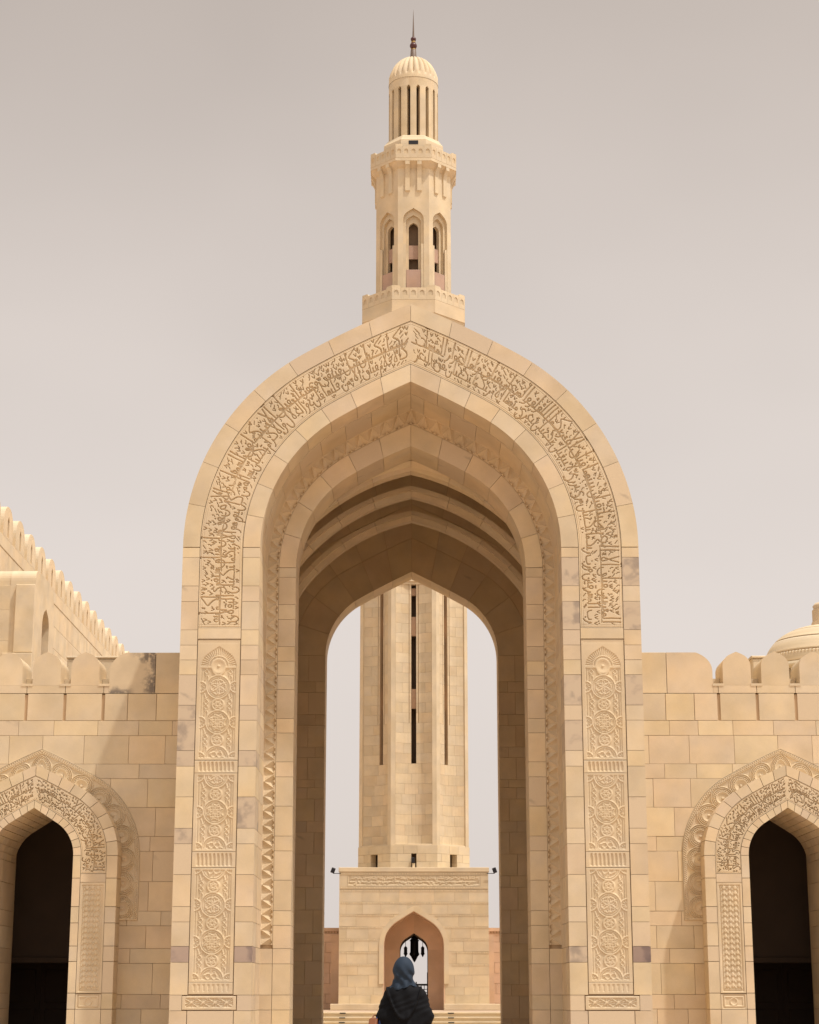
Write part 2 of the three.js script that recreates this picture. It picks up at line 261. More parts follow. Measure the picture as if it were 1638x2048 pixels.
function pen(g, pts) {                                              // smooth curve through the points
  g.beginPath(); g.moveTo(...pts[0]);
  for (let k = 0; k < pts.length - 1; k++) { const a = pts[Math.max(0, k - 1)], b = pts[k], c = pts[k + 1], d = pts[Math.min(pts.length - 1, k + 2)]; g.bezierCurveTo(b[0] + (c[0] - a[0]) / 6, b[1] + (c[1] - a[1]) / 6, c[0] - (d[0] - b[0]) / 6, c[1] - (d[1] - b[1]) / 6, c[0], c[1]); }
  g.stroke();
}
// two interlaced tiers of lettering with vowel marks in the spaces left over
function inscription(g, peek, L, W, text, o) {
  const { unit, line, flip = false, seed = 3, midline = true } = o, rand = mulberry(seed), X = (x) => (flip ? L - x : x);
  const words = text.trim().split(/\s+/).filter(Boolean), tiers = [[], []]; let t = 0, n = 0;
  words.forEach((w, k) => { tiers[t].push(w); if (++n >= (t ? 3 : 3)) { t = 1 - t; n = 0; } });
  g.strokeStyle = g.fillStyle = '#fff';
  const margin = W * 0.12;
  tiers.forEach((ws, tier) => {
    const lay = layWords(ws), sx = (L - margin * 1.6) / lay.width, by = (tier ? 0.535 : 0.195) * W, x0 = margin * 0.8, map = (p) => [X(x0 + p[0] * sx), by + p[1] * unit];
    lay.strokes.forEach((s) => { g.lineWidth = line * (0.85 + 0.35 * rand()); pen(g, s.map(map)); });
    for (const d of lay.dots) { const p = map(d); g.save(); g.translate(...p); g.rotate(0.78); const r = line * 0.62; g.fillRect(-r, -r, r * 2, r * 2); g.restore(); }
  });
  if (midline) for (let x = margin; x < L - margin * 2;) { const l = L * lerp(0.14, 0.24, rand()); g.lineWidth = line; pen(g, [[X(x), W * 0.50], [X(x + l * 0.5), W * 0.515], [X(Math.min(L - margin, x + l)), W * 0.50]]); x += l + L * lerp(0.01, 0.05, rand()); }
  g.lineWidth = line * 0.6;
  for (let k = 0; k < L / W * 320; k++) {
    const x = lerp(margin * 0.7, L - margin * 0.7, rand()), y = lerp(W * 0.1, W * 0.92, rand()), e = unit * 0.48; let free = true;
    for (let q = 0; q < 9 && free; q++) { const a = q * 0.785, r = q ? e : 0; if (peek(clamp(x + r * Math.cos(a), 0, L - 0.01), clamp(y + r * Math.sin(a), 0.01, W - 0.01)) > 0.2) free = false; }
    if (!free) continue;
    const s = unit * 0.28, kind = rand();
    if (kind < 0.35) pen(g, [[x - s, y + s], [x, y - s], [x + s * 0.7, y + s * 0.9]]); else if (kind < 0.6) pen(g, [[x - s, y - s * 0.8], [x + s, y + s * 0.8]]); else if (kind < 0.85) pen(g, [[x + s * 0.3, y + s], [x + s * 0.5, y], [x - s * 0.5, y - s]]); else g.fillRect(x - line * 0.5, y - line * 0.5, line, line);
  }
}
const TEXT_RIGHT = 'رب المشرقين ورب المغربين فبأى آلاء ربكما تكذبان مرج البحرين يلتقيان بينهما برزخ لا يبغيان فبأى آلاء ربكما تكذبان يخرج منهما اللؤلؤ والمرجان فبأى آلاء ربكما تكذبان وله الجوار المنشآت فى البحر';
const TEXT_LEFT = 'كالأعلام فبأى آلاء ربكما تكذبان كل من عليها فان ويبقى وجه ربك ذو الجلال والإكرام فبأى آلاء ربكما تكذبان يسأله من فى السموات والأرض كل يوم هو فى شأن فبأى آلاء ربكما تكذبان سنفرغ لكم أيه الثقلان';
const TEXT_DOOR = 'تسبح له السموات السبع والأرض ومن فيهن وإن من شىء إلا يسبح بحمده ولكن لا تفقهون تسبيحهم إنه كان حليما غفورا الله نور السموات والأرض مثل نوره كمشكاة فيها مصباح المصباح فى زجاجة';

// ---------------------------------------------------------------- the great portal
const MAIN = new Arch(3.254, 10.667, 3.423, 1.039, 14.435);
const RECESS = new Arch(2.6, 10.667, 2.55, 1.03, 13.54), RIB = new Arch(3.16, 10.27, 2.215, 0.694, 13.30), VAULT = new Arch(3.37, 10.27, 2.425, 0.694, 13.51), CHAMBER = new Arch(4.3, 12.4, 3.6, 0.85, 16.9), FAR = new Arch(2.57, 11.09, 2.0, 1.06, 13.64);
const between = (A, B) => (s, w) => { const p = A.pt(s, 0), q = s <= 0 ? [B.a, A.ys + s] : B.pt(s, 0); return [lerp(p[0], q[0], w), s <= 0 ? p[1] : lerp(p[1], q[1], w)]; };
const PIER = [10.667, 10.45, 9.82, 9.48, 8.86, 8.53, 8.21, 7.89, 7.24, 6.92, 6.28, 5.95, 5.31, 4.66, 4.34, 3.71, 3.06, 2.75, 2.26, 1.94, 1.29, 0.98, 0.34, 0.0];
{
  const portal = thing('entrance_portal', 'tall sandstone portal with pointed arch and carved Arabic inscription band', 'portal'), rand = mulberry(41);
  const ring = (s, t) => MAIN.pt(s, t), g2 = 0.004, bottom = -MAIN.ys;
  for (const sg of [-1, 1]) {
    // mortar-coloured masonry behind the facing stones, right through to the back
    const core = []; for (const [t0, z0, z1] of [[0.03, -43.62, -40.06]]) core.push(ringBlock(ring, bottom, 0, t0, 1.645, z0, z1, sg, 1), ringBlock(ring, 0, 1, t0, 1.645, z0, z1, sg, 40));
    add(portal, 'masonry_core', mergeGeometries(core), M.mortar);
    // outer facing stones and their roof-side depth
    const N = 8;
    for (let k = 0; k < N; k++) {
      const e = g2 / MAIN.length(1.4);
      add(portal, 'voussoir', ringBlock(ring, k / N + (k ? e : 0.002), (k + 1) / N - e, 1.305, 1.67, -40.6, -40 + rand() * 0.004, sg, 6), stoneMat(rand, 0.2));
      const f = g2 / MAIN.len; add(portal, 'voussoir', ringBlock(ring, k / N + (k ? f : 0.002), (k + 1) / N - f, 0, 0.365, -40.86, -40 + rand() * 0.004, sg, 6), stoneMat(rand, 0.15));
      const s0 = Math.max(0, (k - 0.5) / N), s1 = (k + 0.5) / N;
      add(portal, 'soffit_stone', ringBlock(ring, s0 + f, s1 - f, -0.004, 0.35, -42.02, -40.88, sg, 6), stoneMat(rand, 0.3));
      if (k === N - 1) add(portal, 'soffit_stone', ringBlock(ring, s1 + f, 1 - f, -0.004, 0.35, -42.02, -40.88, sg, 4), stoneMat(rand, 0.2));
      add(portal, 'roof_stone', ringBlock(ring, k / N + e, (k + 1) / N - e, 1.5, 1.672, -43.62, -40.62, sg, 4), stoneMat(rand, 0.1));
    }
    for (let r = 0; r < PIER.length - 1; r++) {
      const s1 = PIER[r] - MAIN.ys - g2, s0 = PIER[r + 1] - MAIN.ys + g2;
      const low = PIER[r] <= 1.3, v = r > 2 && r < 12 && sg > 0 ? 0.5 : r > 6 && sg < 0 ? 0.3 : 0.12;
      if (!low) {
        add(portal, 'pier_stone', ringBlock(ring, s0, s1, 1.305, 1.67, -40.7, -40 + rand() * 0.004, sg, 1), PIER[r] === 2.26 ? M.stained[sg > 0 ? 1 : 0] : (sg < 0 ? [4.66, 6.28, 6.92, 7.24] : [7.89, 9.48, 10.45]).includes(PIER[r]) ? M.smudged : stoneMat(rand, v * 0.6));
        add(portal, 'pier_stone', ringBlock(ring, s0, s1, 0, 0.365, -40.86, -40 + rand() * 0.004, sg, 1), PIER[r] === 2.26 ? (sg < 0 ? M.stained[0] : M.smudged) : (sg < 0 ? [5.31, 6.28] : [6.92, 7.89, 9.48, 10.45]).includes(PIER[r]) ? M.smudged : stoneMat(rand, v * 0.5));
      } else if (PIER[r] > 1.2) {
        add(portal, 'pier_stone', ringBlock(ring, s0, s1, 1.42, 1.67, -40.7, -40, sg, 1), stoneMat(rand, v)); add(portal, 'pier_stone', ringBlock(ring, s0, s1, 0, 0.29, -40.86, -40, sg, 1), stoneMat(rand, v));
      } else for (const [a, b] of [[0, 0.35], [0.365, 1.3], [1.315, 1.67]]) add(portal, 'pier_stone', ringBlock(ring, s0, s1, a, b, -40.86, -40 + rand() * 0.004, sg, 1), stoneMat(rand, 0.15));
      add(portal, 'reveal_stone', ringBlock(ring, s0, s1, -0.004, 0.35, -42.02, -40.88, sg, 1), stoneMat(rand, 0.12));
      add(portal, 'side_stone', ringBlock(ring, s0, s1, 1.5, 1.668, -42, -40.72, sg, 1), stoneMat(rand, 0.1));
    }
    // inscription
    const legLen = MAIN.ys - 8.91, tm = 0.835, Lm = MAIN.length(tm), L = legLen + Lm, W = 0.914;
    const hc = heightCanvas(L, W, 180, (g, peek) => inscription(g, peek, L, W, sg > 0 ? TEXT_RIGHT : TEXT_LEFT, { unit: 0.116, line: 0.022, flip: sg < 0, seed: 5 + sg }));
    const s2 = (u) => (u < legLen ? u - legLen : (u - legLen) / Lm);
    const groove = (v) => (Math.abs(v - 0.022) < 0.008 || Math.abs(v - 0.062) < 0.007 ? 0.008 : 0);
    const band = add(portal, 'inscription_band', relief(L, W, 0.0078, (u, v) => MAIN.pt(s2(u), 0.378 + v), (u, v) => -0.036 * smooth(0.12, 0.75, hc(u, v)) - Math.max(groove(v), groove(W - v), groove(u)), -40.004, sg), M.carved);
    band.userData.label = sg > 0 ? 'carved Arabic lettering climbing from the pier beside the dome to the apex' : 'carved Arabic lettering descending from the apex to the pier beside the crenellated hall';
    // lintel between the inscription and the carved panels
    add(portal, 'pier_stone', ringBlock(ring, 8.67 - MAIN.ys, 8.90 - MAIN.ys, 0.378, 1.292, -40.6, -40, sg, 1), M.tones[1]);
    // recess face: chevron carving, then plain stones round the inner opening
    const B = between(MAIN, RECESS), zr = -42.02, Lz = MAIN.ys - 2.34, La = lerp(MAIN.len, RECESS.len, 0.2), LL = Lz + La, n = Math.round(LL / 0.316), pitch = LL / n;
    add(portal, 'recess_core', mergeGeometries([ringBlock(B, bottom, 0, -0.12, 0.97, -43.15, zr - 0.075, sg, 1), ringBlock(B, 0, 1, -0.12, 0.97, -43.15, zr - 0.075, sg, 30)]), M.mortar);
    {
      const G = new Geo(), nu = n * 26, nv = 20;
      const hz = (u, v) => {                                        // v 0 at the outer edge, 1 at the plain stones
        const q = (u / pitch) % 1, tri = 1 - Math.abs(q * 2 - 1);  // ridge line runs in a zigzag across the band
        const e = v - (0.04 + tri * 0.9), d = Math.abs(e);
        if (v < 0.035 || v > 0.985) return 0;
        if (d < 0.075) return -0.003;
        if (e < 0) return -0.014 - 0.048 * clamp((d - 0.075) / 0.5) * (0.35 + 0.65 * smooth(0.15, 0.9, q));   // outer pocket, deeper on one side
        const c = Math.min(q, 1 - q) * 2, edge = 0.80 + 0.13 * Math.abs(Math.sin(c * Math.PI * 1.5));         // scalloped foot of the inner pocket
        return v > edge ? -0.004 : -0.014 - 0.045 * clamp((d - 0.075) / 0.5);
      };
      for (let i = 0; i <= nu; i++) for (let j = 0; j <= nv; j++) { const u = LL * i / nu, v = j / nv, p = B(u < Lz ? u - Lz : (u - Lz) / La, v * 0.41), x = sg * p[0]; G.v(x, p[1], zr + hz(u, v), x, p[1]); }
      for (let i = 0; i < nu; i++) for (let j = 0; j < nv; j++) { const a = i * (nv + 1) + j, b = a + 1, c = a + nv + 2, d = a + nv + 1; if (sg > 0) G.quad(a, d, c, b); else G.quad(a, b, c, d); }
      { const f = G.done().toNonIndexed(); f.computeVertexNormals(); add(portal, 'chevron_band', f, M.carved); }
    }
    for (let r = 0; r < PIER.length - 1; r++) {                     // plain stones of the recess
      const s1 = PIER[r] - MAIN.ys - g2, s0 = PIER[r + 1] - MAIN.ys + g2, y = PIER[r + 1];
      add(portal, 'recess_stone', ringBlock(B, s0, s1, 0.42, 1, -43.2, zr + rand() * 0.003, sg, 1), stoneMat(rand, 0.16));
      if (y < 2.2) add(portal, 'recess_stone', ringBlock(B, s0, Math.min(s1, 2.325 - MAIN.ys), 0.005, 0.405, -43.0, zr + rand() * 0.003, sg, 1), stoneMat(rand, 0.1));
    }
    for (let k = 0; k < 6; k++) { const e = g2 / RECESS.len; add(portal, 'recess_stone', ringBlock(B, k / 6 + (k ? e : 0.002), (k + 1) / 6 - e, 0.42, 1, -43.2, zr + rand() * 0.003, sg, 8), stoneMat(rand, 0.2)); }
    // ribs, vault and side walls of the passage
    const RV = between(RIB, VAULT);
    for (const z of [-43.22, -45.5, -48.0]) {
      const rib = new THREE.Group(); rib.name = 'rib'; portal.add(rib);
      for (const [w0, w1, z0, z1] of [[0, 0.5, z - 0.20, z - 0.09], [0.5, 1.04, z - 0.085, z + 0.03]]) for (let k = 0; k < 6; k++) {   // two splayed courses
        const a = k ? (k - 1) / 5 + 0.001 : -RIB.ys, b = k ? k / 5 - 0.001 : 0, g = ringBlock(RV, a, b, w0, w1, z - 0.45, z1, sg, k ? 6 : 1), P = g.attributes.position, n = (k ? 6 : 1) + 1;
        for (let q = 0; q < P.count; q++) if (P.getZ(q) > z1 - 1e-6) { const x = Math.abs(P.getX(q)), y = P.getY(q); let best = 9, wi = 0; for (let m = 0; m < n; m++) { const ss = lerp(a, b, m / (n - 1)); for (const w of [w0, w1]) { const p = RV(ss, w), d = Math.hypot(p[0] - x, p[1] - y); if (d < best) { best = d; wi = w; } } } if (wi === w0) P.setZ(q, z0); }
        g.computeVertexNormals(); add(rib, k ? 'rib_stone' : 'rib_leg', g, pick(rand, M.tones));
      }
    }
    // tall dim chamber over the passage, the ribs stand free under it
    const CH = (s, t) => CHAMBER.pt(s, t);
    for (let q = 0; q < 5; q++) { const z1 = -43.65 - q * 2.69, z0 = z1 - 2.67; for (let k = 0; k < 5; k++) add(portal, 'chamber_stone', ringBlock(CH, k / 5 + 0.001, (k + 1) / 5 - 0.001, 0, 0.3, z0, z1, sg, 5), pick(rand, M.tones)); add(portal, 'chamber_wall', ringBlock(CH, q === 1 || q === 2 ? 8.6 - CHAMBER.ys : -CHAMBER.ys, 0, 0, 0.3, z0, z1, sg, 1), pick(rand, M.tones)); }
    add(portal, 'chamber_roof', mergeGeometries([ringBlock(CH, 8.6 - CHAMBER.ys, 0, 0.302, 0.6, -57.1, -43.64, sg, 1), ringBlock(CH, 0, 1, 0.302, 0.6, -57.1, -43.64, sg, 16)]), M.tones[0]);
    add(portal, 'chamber_front', ringBlock((s, w) => { const p = MAIN.pt(s, 1.4), q = CHAMBER.pt(s, 0.6); return [lerp(p[0], q[0], w), lerp(p[1], q[1], w)]; }, 0.001, 1, 0, 1, -43.8, -43.625, sg, 16), M.tones[0]);
    // far wall with its smaller arch
    const F = (s, t) => FAR.pt(s, t), zf = -55.9;
    const NF = 6;
    for (let k = 0; k < NF; k++) for (const [t0, t1] of [[0, 0.94], [0.95, 1.9], [1.91, 3.4]]) { const e = g2 / (FAR.len + t0); add(portal, 'far_stone', ringBlock(F, k / NF + e, (k + 1) / NF - e, t0, t1, t0 ? zf - 0.5 : -57.0, zf + rand() * 0.003, sg, 6), stoneMat(rand, 0.12)); }
    const fy = [11.09, 10.3, 9.98, 9.32, 9.0, 8.36, 8.05, 7.4, 7.17, 6.84, 6.2, 5.88, 5.25, 4.63, 4.3, 3.66, 3.0, 2.71, 2.23, 1.58, 1.26, 0.63, 0];
    for (let r = 0; r < fy.length - 1; r++) {
      const t = r % 2 ? 0.28 : 0.5;
      for (const [t0, t1] of [[0, t - 0.012], [t, 1.12], [1.13, 1.75]]) add(portal, 'far_stone', ringBlock(F, fy[r + 1] - FAR.ys + g2, fy[r] - FAR.ys - g2, t0, t1, -57.0, zf + rand() * 0.003, sg, 1), stoneMat(rand, 0.12));
    }
    add(portal, 'far_core', mergeGeometries([ringBlock(F, -FAR.ys, 0, 0.03, 1.9, -56.9, zf - 0.03, sg, 1), ringBlock(F, 0, 1, 0.03, 3.3, -56.9, zf - 0.03, sg, 24)]), M.mortar);
  }
  // carved panels of the piers (drawn once, mirrored by placing)
  const PW = 0.905;
  const rosette = (g, x, y, r, k) => {                              // a ring with interlaced tracery
    g.fillStyle = white(0.35); g.beginPath(); g.arc(x, y, r, 0, 7); g.fill(); g.strokeStyle = white(1); g.lineWidth = 0.028; g.beginPath(); g.arc(x, y, r, 0, 7); g.stroke();
    g.lineWidth = 0.013; g.strokeStyle = white(0.85); g.beginPath(); g.arc(x, y, r * 0.84, 0, 7); g.stroke();
    const n = k === 1 ? 4 : k === 2 ? 8 : 6;
    if (r > 0.18) {
      g.lineWidth = 0.017; g.strokeStyle = white(0.95);
      if (k === 2) for (let a = -2; a <= 2; a++) { const h = Math.sqrt(0.36 - a * a * 0.04) * r * 0.9; g.beginPath(); g.moveTo(x + a * r * 0.2, y - h); g.lineTo(x + a * r * 0.2, y + h); g.moveTo(x - h, y + a * r * 0.2); g.lineTo(x + h, y + a * r * 0.2); g.stroke(); }
      for (let q = 0; q < n; q++) { const a = q / n * 6.283 + (k === 1 ? 0.785 : 0); g.beginPath(); g.arc(x + Math.cos(a) * r * 0.36, y + Math.sin(a) * r * 0.36, r * (k === 3 ? 0.3 : 0.22), 0, 7); g.stroke(); const b = a + 3.1416 / n; pen(g, [[x + Math.cos(b) * r * 0.2, y + Math.sin(b) * r * 0.2], [x + Math.cos(b + 0.2) * r * 0.5, y + Math.sin(b + 0.2) * r * 0.5], [x + Math.cos(b) * r * 0.74, y + Math.sin(b) * r * 0.74]]); pen(g, [[x + Math.cos(a) * r * 0.55, y + Math.sin(a) * r * 0.55], [x + Math.cos(a + 0.25) * r * 0.7, y + Math.sin(a + 0.25) * r * 0.7], [x + Math.cos(a + 0.42) * r * 0.62, y + Math.sin(a + 0.42) * r * 0.62]]); }
    } else { g.lineWidth = 0.015; g.strokeStyle = white(0.9); for (let q = 0; q < 6; q++) { const a = q * 1.0472 + (k === 2 ? 0.5 : 0); g.beginPath(); g.moveTo(x + Math.cos(a) * r * 0.75, y + Math.sin(a) * r * 0.75); g.lineTo(x - Math.cos(a + 1.05) * r * 0.6, y - Math.sin(a + 1.05) * r * 0.6); g.stroke(); g.beginPath(); g.arc(x + Math.cos(a) * r * 0.42, y + Math.sin(a) * r * 0.42, r * 0.22, 0, 7); g.stroke(); } }
  };
  const leaf = (g, x, y, w, h) => { g.strokeStyle = white(0.72); g.lineWidth = 0.017; for (const s of [-1, 1]) { pen(g, [[x, y], [x + w * 0.5, y + s * h * 0.25], [x, y + s * h * 0.5], [x - w * 0.3, y + s * h * 0.8]]); pen(g, [[x, y + s * h * 0.5], [x + w * 0.45, y + s * h * 0.72], [x + w * 0.35, y + s * h * 0.98]]); pen(g, [[x, y], [x - w * 0.5, y + s * h * 0.22], [x, y + s * h * 0.42]]); pen(g, [[x - w * 0.35, y + s * h * 0.5], [x - w * 0.1, y + s * h * 0.62], [x - w * 0.45, y + s * h * 0.98]]); } };
  const column = (H, first, top) => (g) => {                        // medallions alternate large / small every 0.375 m, starting with a half one at the foot
    g.fillStyle = white(1); g.fillRect(0, 0, PW, H);
    const m = 0.085, yt = top ? H - 0.60 : H - 0.045, yb = 0.045, cx = PW / 2;
    g.fillStyle = white(0.22); g.fillRect(m, yb, PW - 2 * m, yt - yb);
    g.strokeStyle = white(0.9); g.lineWidth = 0.012; g.strokeRect(m + 0.028, yb + 0.02, PW - 2 * m - 0.056, yt - yb - 0.04);
    g.save(); g.beginPath(); g.rect(m - 0.01, yb, PW - 2 * m + 0.02, yt - yb); g.clip();
    let k = 0;
    for (let y = first; y < yt + 0.3; y += 0.375, k++) if (k % 2 === 1) for (const s of [-1, 1]) leaf(g, cx + s * 0.25, y, 0.085, 0.235);
    k = 0;
    for (let y = first; y < yt + 0.3; y += 0.375, k++) if (k % 2 === 0) for (const s of [-1, 1]) { const x = cx + s * (PW / 2 - m); g.fillStyle = white(0.3); g.beginPath(); g.arc(x, y, 0.115, 0, 7); g.fill(); g.strokeStyle = white(1); g.lineWidth = 0.024; g.beginPath(); g.arc(x, y, 0.115, 0, 7); g.stroke(); g.lineWidth = 0.012; for (let q = 0; q < 10; q++) { const a = q * 0.6283; g.beginPath(); g.moveTo(x + Math.cos(a) * 0.04, y + Math.sin(a) * 0.04); g.lineTo(x + Math.cos(a) * 0.085, y + Math.sin(a) * 0.085); g.stroke(); } }
    k = 0;
    for (let y = first; y < yt + 0.3; y += 0.375, k++) rosette(g, cx, y, k % 2 ? 0.125 : 0.247, k % 2 ? (k % 4 === 1 ? 2 : 1) : (k / 2 % 3) + 1);
    g.restore();
    if (top) {                                                      // arched hood with rays and a bowl
      const A = new Arch(0.375, H - 0.60, 0.36, 0.95, H - 0.155);
      g.fillStyle = white(0.15); g.beginPath(); g.moveTo(cx + 0.375, H - 0.60); for (let s = 0; s <= 1; s += 0.05) { const p = A.pt(s + 1e-6, 0); g.lineTo(cx + p[0], p[1]); } for (let s = 1; s >= 0; s -= 0.05) { const p = A.pt(s + 1e-6, 0); g.lineTo(cx - p[0], p[1]); } g.closePath(); g.fill(); g.save(); g.clip();
      g.strokeStyle = white(0.8); for (let q = 0; q <= 22; q++) { const a = q / 22 * 3.1416; g.lineWidth = 0.02; g.beginPath(); g.moveTo(cx + Math.cos(a) * 0.225, H - 0.575 + Math.sin(a) * 0.225); g.lineTo(cx + Math.cos(a) * 0.36, H - 0.575 + Math.sin(a) * (0.345 + 0.06 * Math.sin(a))); g.stroke(); g.beginPath(); g.moveTo(cx + Math.cos(a) * 0.17, H - 0.575 + Math.sin(a) * 0.17); g.lineTo(cx + Math.cos(a) * 0.2, H - 0.575 + Math.sin(a) * 0.2); g.lineWidth = 0.014; g.stroke(); }
      g.restore(); g.strokeStyle = white(1); g.lineWidth = 0.02; g.beginPath(); g.arc(cx, H - 0.575, 0.212, 0, 3.1416); g.stroke();
      g.fillStyle = white(0.8); g.fillRect(m, H - 0.62, PW - 2 * m, 0.035);
      for (let q = 12; q > 0; q--) { g.fillStyle = white(0.05 + 0.95 * (q / 12) ** 2); g.beginPath(); g.arc(cx, H - 0.575, 0.165 * q / 12, 0, 7); g.fill(); } g.fillStyle = white(0.7); g.beginPath(); g.arc(cx, H - 0.575, 0.026, 0, 7); g.fill();
      g.fillStyle = white(0.72); g.fillRect(0.04, H - 0.075, PW - 0.08, 0.02);
    }
  };
  const balusters = (H, n) => (g) => { g.fillStyle = white(1); g.fillRect(0, 0, PW, H); g.fillStyle = white(0); g.fillRect(0.07, 0.035, PW - 0.14, H - 0.07); for (let k = 0; k <= n; k++) { const x = 0.07 + (PW - 0.14) * k / n; g.fillStyle = white(0.9); g.beginPath(); g.moveTo(x - 0.018, 0.03); g.lineTo(x + 0.018, 0.03); g.lineTo(x + 0.014, H * 0.5); g.lineTo(x + 0.03, H - 0.03); g.lineTo(x - 0.03, H - 0.03); g.lineTo(x - 0.014, H * 0.5); g.fill(); } };
  const slots = (H) => (g) => { g.fillStyle = white(1); g.fillRect(0, 0, PW, H); g.fillStyle = white(0.35); for (let k = 0; k < 8; k++) { const x = 0.11 + (PW - 0.22) * k / 7; g.beginPath(); g.moveTo(x - 0.026, H * 0.82); g.lineTo(x + 0.026, H * 0.82); g.lineTo(x + 0.012, H * 0.2); g.lineTo(x - 0.012, H * 0.2); g.fill(); } };
  const star = (W, H) => (g) => { g.fillStyle = white(1); g.fillRect(0, 0, W, H); g.fillStyle = white(0); g.fillRect(0.07, 0.05, W - 0.14, H - 0.1); g.strokeStyle = white(0.9); g.lineWidth = 0.013; g.beginPath(); g.rect(0.03, 0.02, W - 0.06, H - 0.04); g.save(); g.clip(); for (let k = 0; k < 4; k++) { const x = 0.07 + (W - 0.14) * (k + 0.5) / 4; for (let q = 0; q < 8; q++) { const a = q * 0.7854 + 0.2; g.beginPath(); g.moveTo(x, H / 2); g.lineTo(x + Math.cos(a) * 0.2, H / 2 + Math.sin(a) * 0.16); g.stroke(); } for (const s of [-1, 1]) { g.beginPath(); g.moveTo(x - 0.13, H / 2 + s * 0.09); g.lineTo(x, H / 2); g.lineTo(x + 0.13, H / 2 + s * 0.09); g.stroke(); } } g.restore(); };
  const panels = [['carved_panel', 8.655, 6.085, column(2.57, 0.045, true), 0.02], ['baluster_panel', 6.075, 5.815, balusters(0.26, 9), 0.022], ['carved_panel', 5.805, 4.185, column(1.62, 0.06, false), 0.02], ['baluster_panel', 4.175, 3.855, balusters(0.32, 9), 0.022], ['carved_panel', 3.845, 1.545, column(2.3, 0.05, false), 0.02], ['slotted_panel', 1.543, 1.31, slots(0.233), 0.015]];
  for (const [name, y1, y0, draw, depth] of panels) {
    const H = y1 - y0, hc = heightCanvas(PW, H, 190, draw), geo = relief(H, PW, 0.0105, (u, v) => [v, u], (u, v) => -depth * (1 - smooth(0.05, 0.95, hc(v, u))), 0, 1);
    for (const sg of [-1, 1]) { const o = add(portal, name, geo, M.carved); o.position.set(sg * 4.09 - PW / 2, y0, -40.012); }
  }
  const SW = 1.1, hs = heightCanvas(SW, 0.27, 190, star(SW, 0.27)), sgeo = relief(0.27, SW, 0.0105, (u, v) => [v, u], (u, v) => -0.018 * (1 - smooth(0.05, 0.95, hs(v, u))), 0, 1);
  for (const sg of [-1, 1]) add(portal, 'star_panel', sgeo, M.carved).position.set(sg * 4.115 - SW / 2, 1.0, -40.0);
}

// ---------------------------------------------------------------- wing walls with merlons, and the doorways in them
class Rings {                                                       // arches nested at offsets t from the first one, blended between
  constructor(list) { this.list = list; this.a = list[0][1].a; this.ys = list[0][1].ys; this.len = list[0][1].len; }
  pair(t) { const l = this.list; let k = 0; while (k < l.length - 2 && t > l[k + 1][0]) k++; return [l[k][1], l[k + 1][1], (t - l[k][0]) / (l[k + 1][0] - l[k][0])]; }
  length(t) { const [A, B, w] = this.pair(t); return lerp(A.len, B.len, w); }
  pt(s, t) { if (s <= 0) return [this.a + t, this.ys + s]; const [A, B, w] = this.pair(t), p = A.pt(s, 0), q = B.pt(s, 0); return [lerp(p[0], q[0], w), lerp(p[1], q[1], w)]; }
}
const DOOR = new Rings([[0, new Arch(0.89, 4.2, 0.82, 1.0, 5.225)], [0.955, new Arch(1.845, 4.2, 1.66, 1.06, 6.135)], [1.355, new Arch(2.245, 4.2, 2.03, 1.06, 6.57)]]), DX = 8.15;
const WING = [7.8, 7.19, 6.86, 6.23, 5.91, 5.28, 4.65, 4.33, 3.68, 3.05, 2.74, 2.26, 1.95, 1.3, 1.0, 0.36, 0];
function pointed(w, y0, ys, apex, n = 10) { const s = new THREE.Shape(), A = new Arch(w / 2, ys, w * 0.46, 1.08, apex); s.moveTo(-w / 2, y0); s.lineTo(w / 2, y0); for (let k = 0; k <= n; k++) { const p = A.pt(Math.max(1e-6, k / n), 0); s.lineTo(p[0], p[1]); } for (let k = n - 1; k >= 0; k--) { const p = A.pt(Math.max(1e-6, k / n), 0); s.lineTo(-p[0], p[1]); } s.closePath(); return s; }
const extrude = (shape, depth, o = {}) => { const g = new THREE.ExtrudeGeometry(shape, { depth, bevelEnabled: false, curveSegments: 8, ...o }); const uv = g.attributes.uv, ox = uvSeed() * 9, oy = uvSeed() * 9; for (let i = 0; i < uv.count; i++) uv.setXY(i, uv.getX(i) / T + ox, uv.getY(i) / T + oy); return g; };
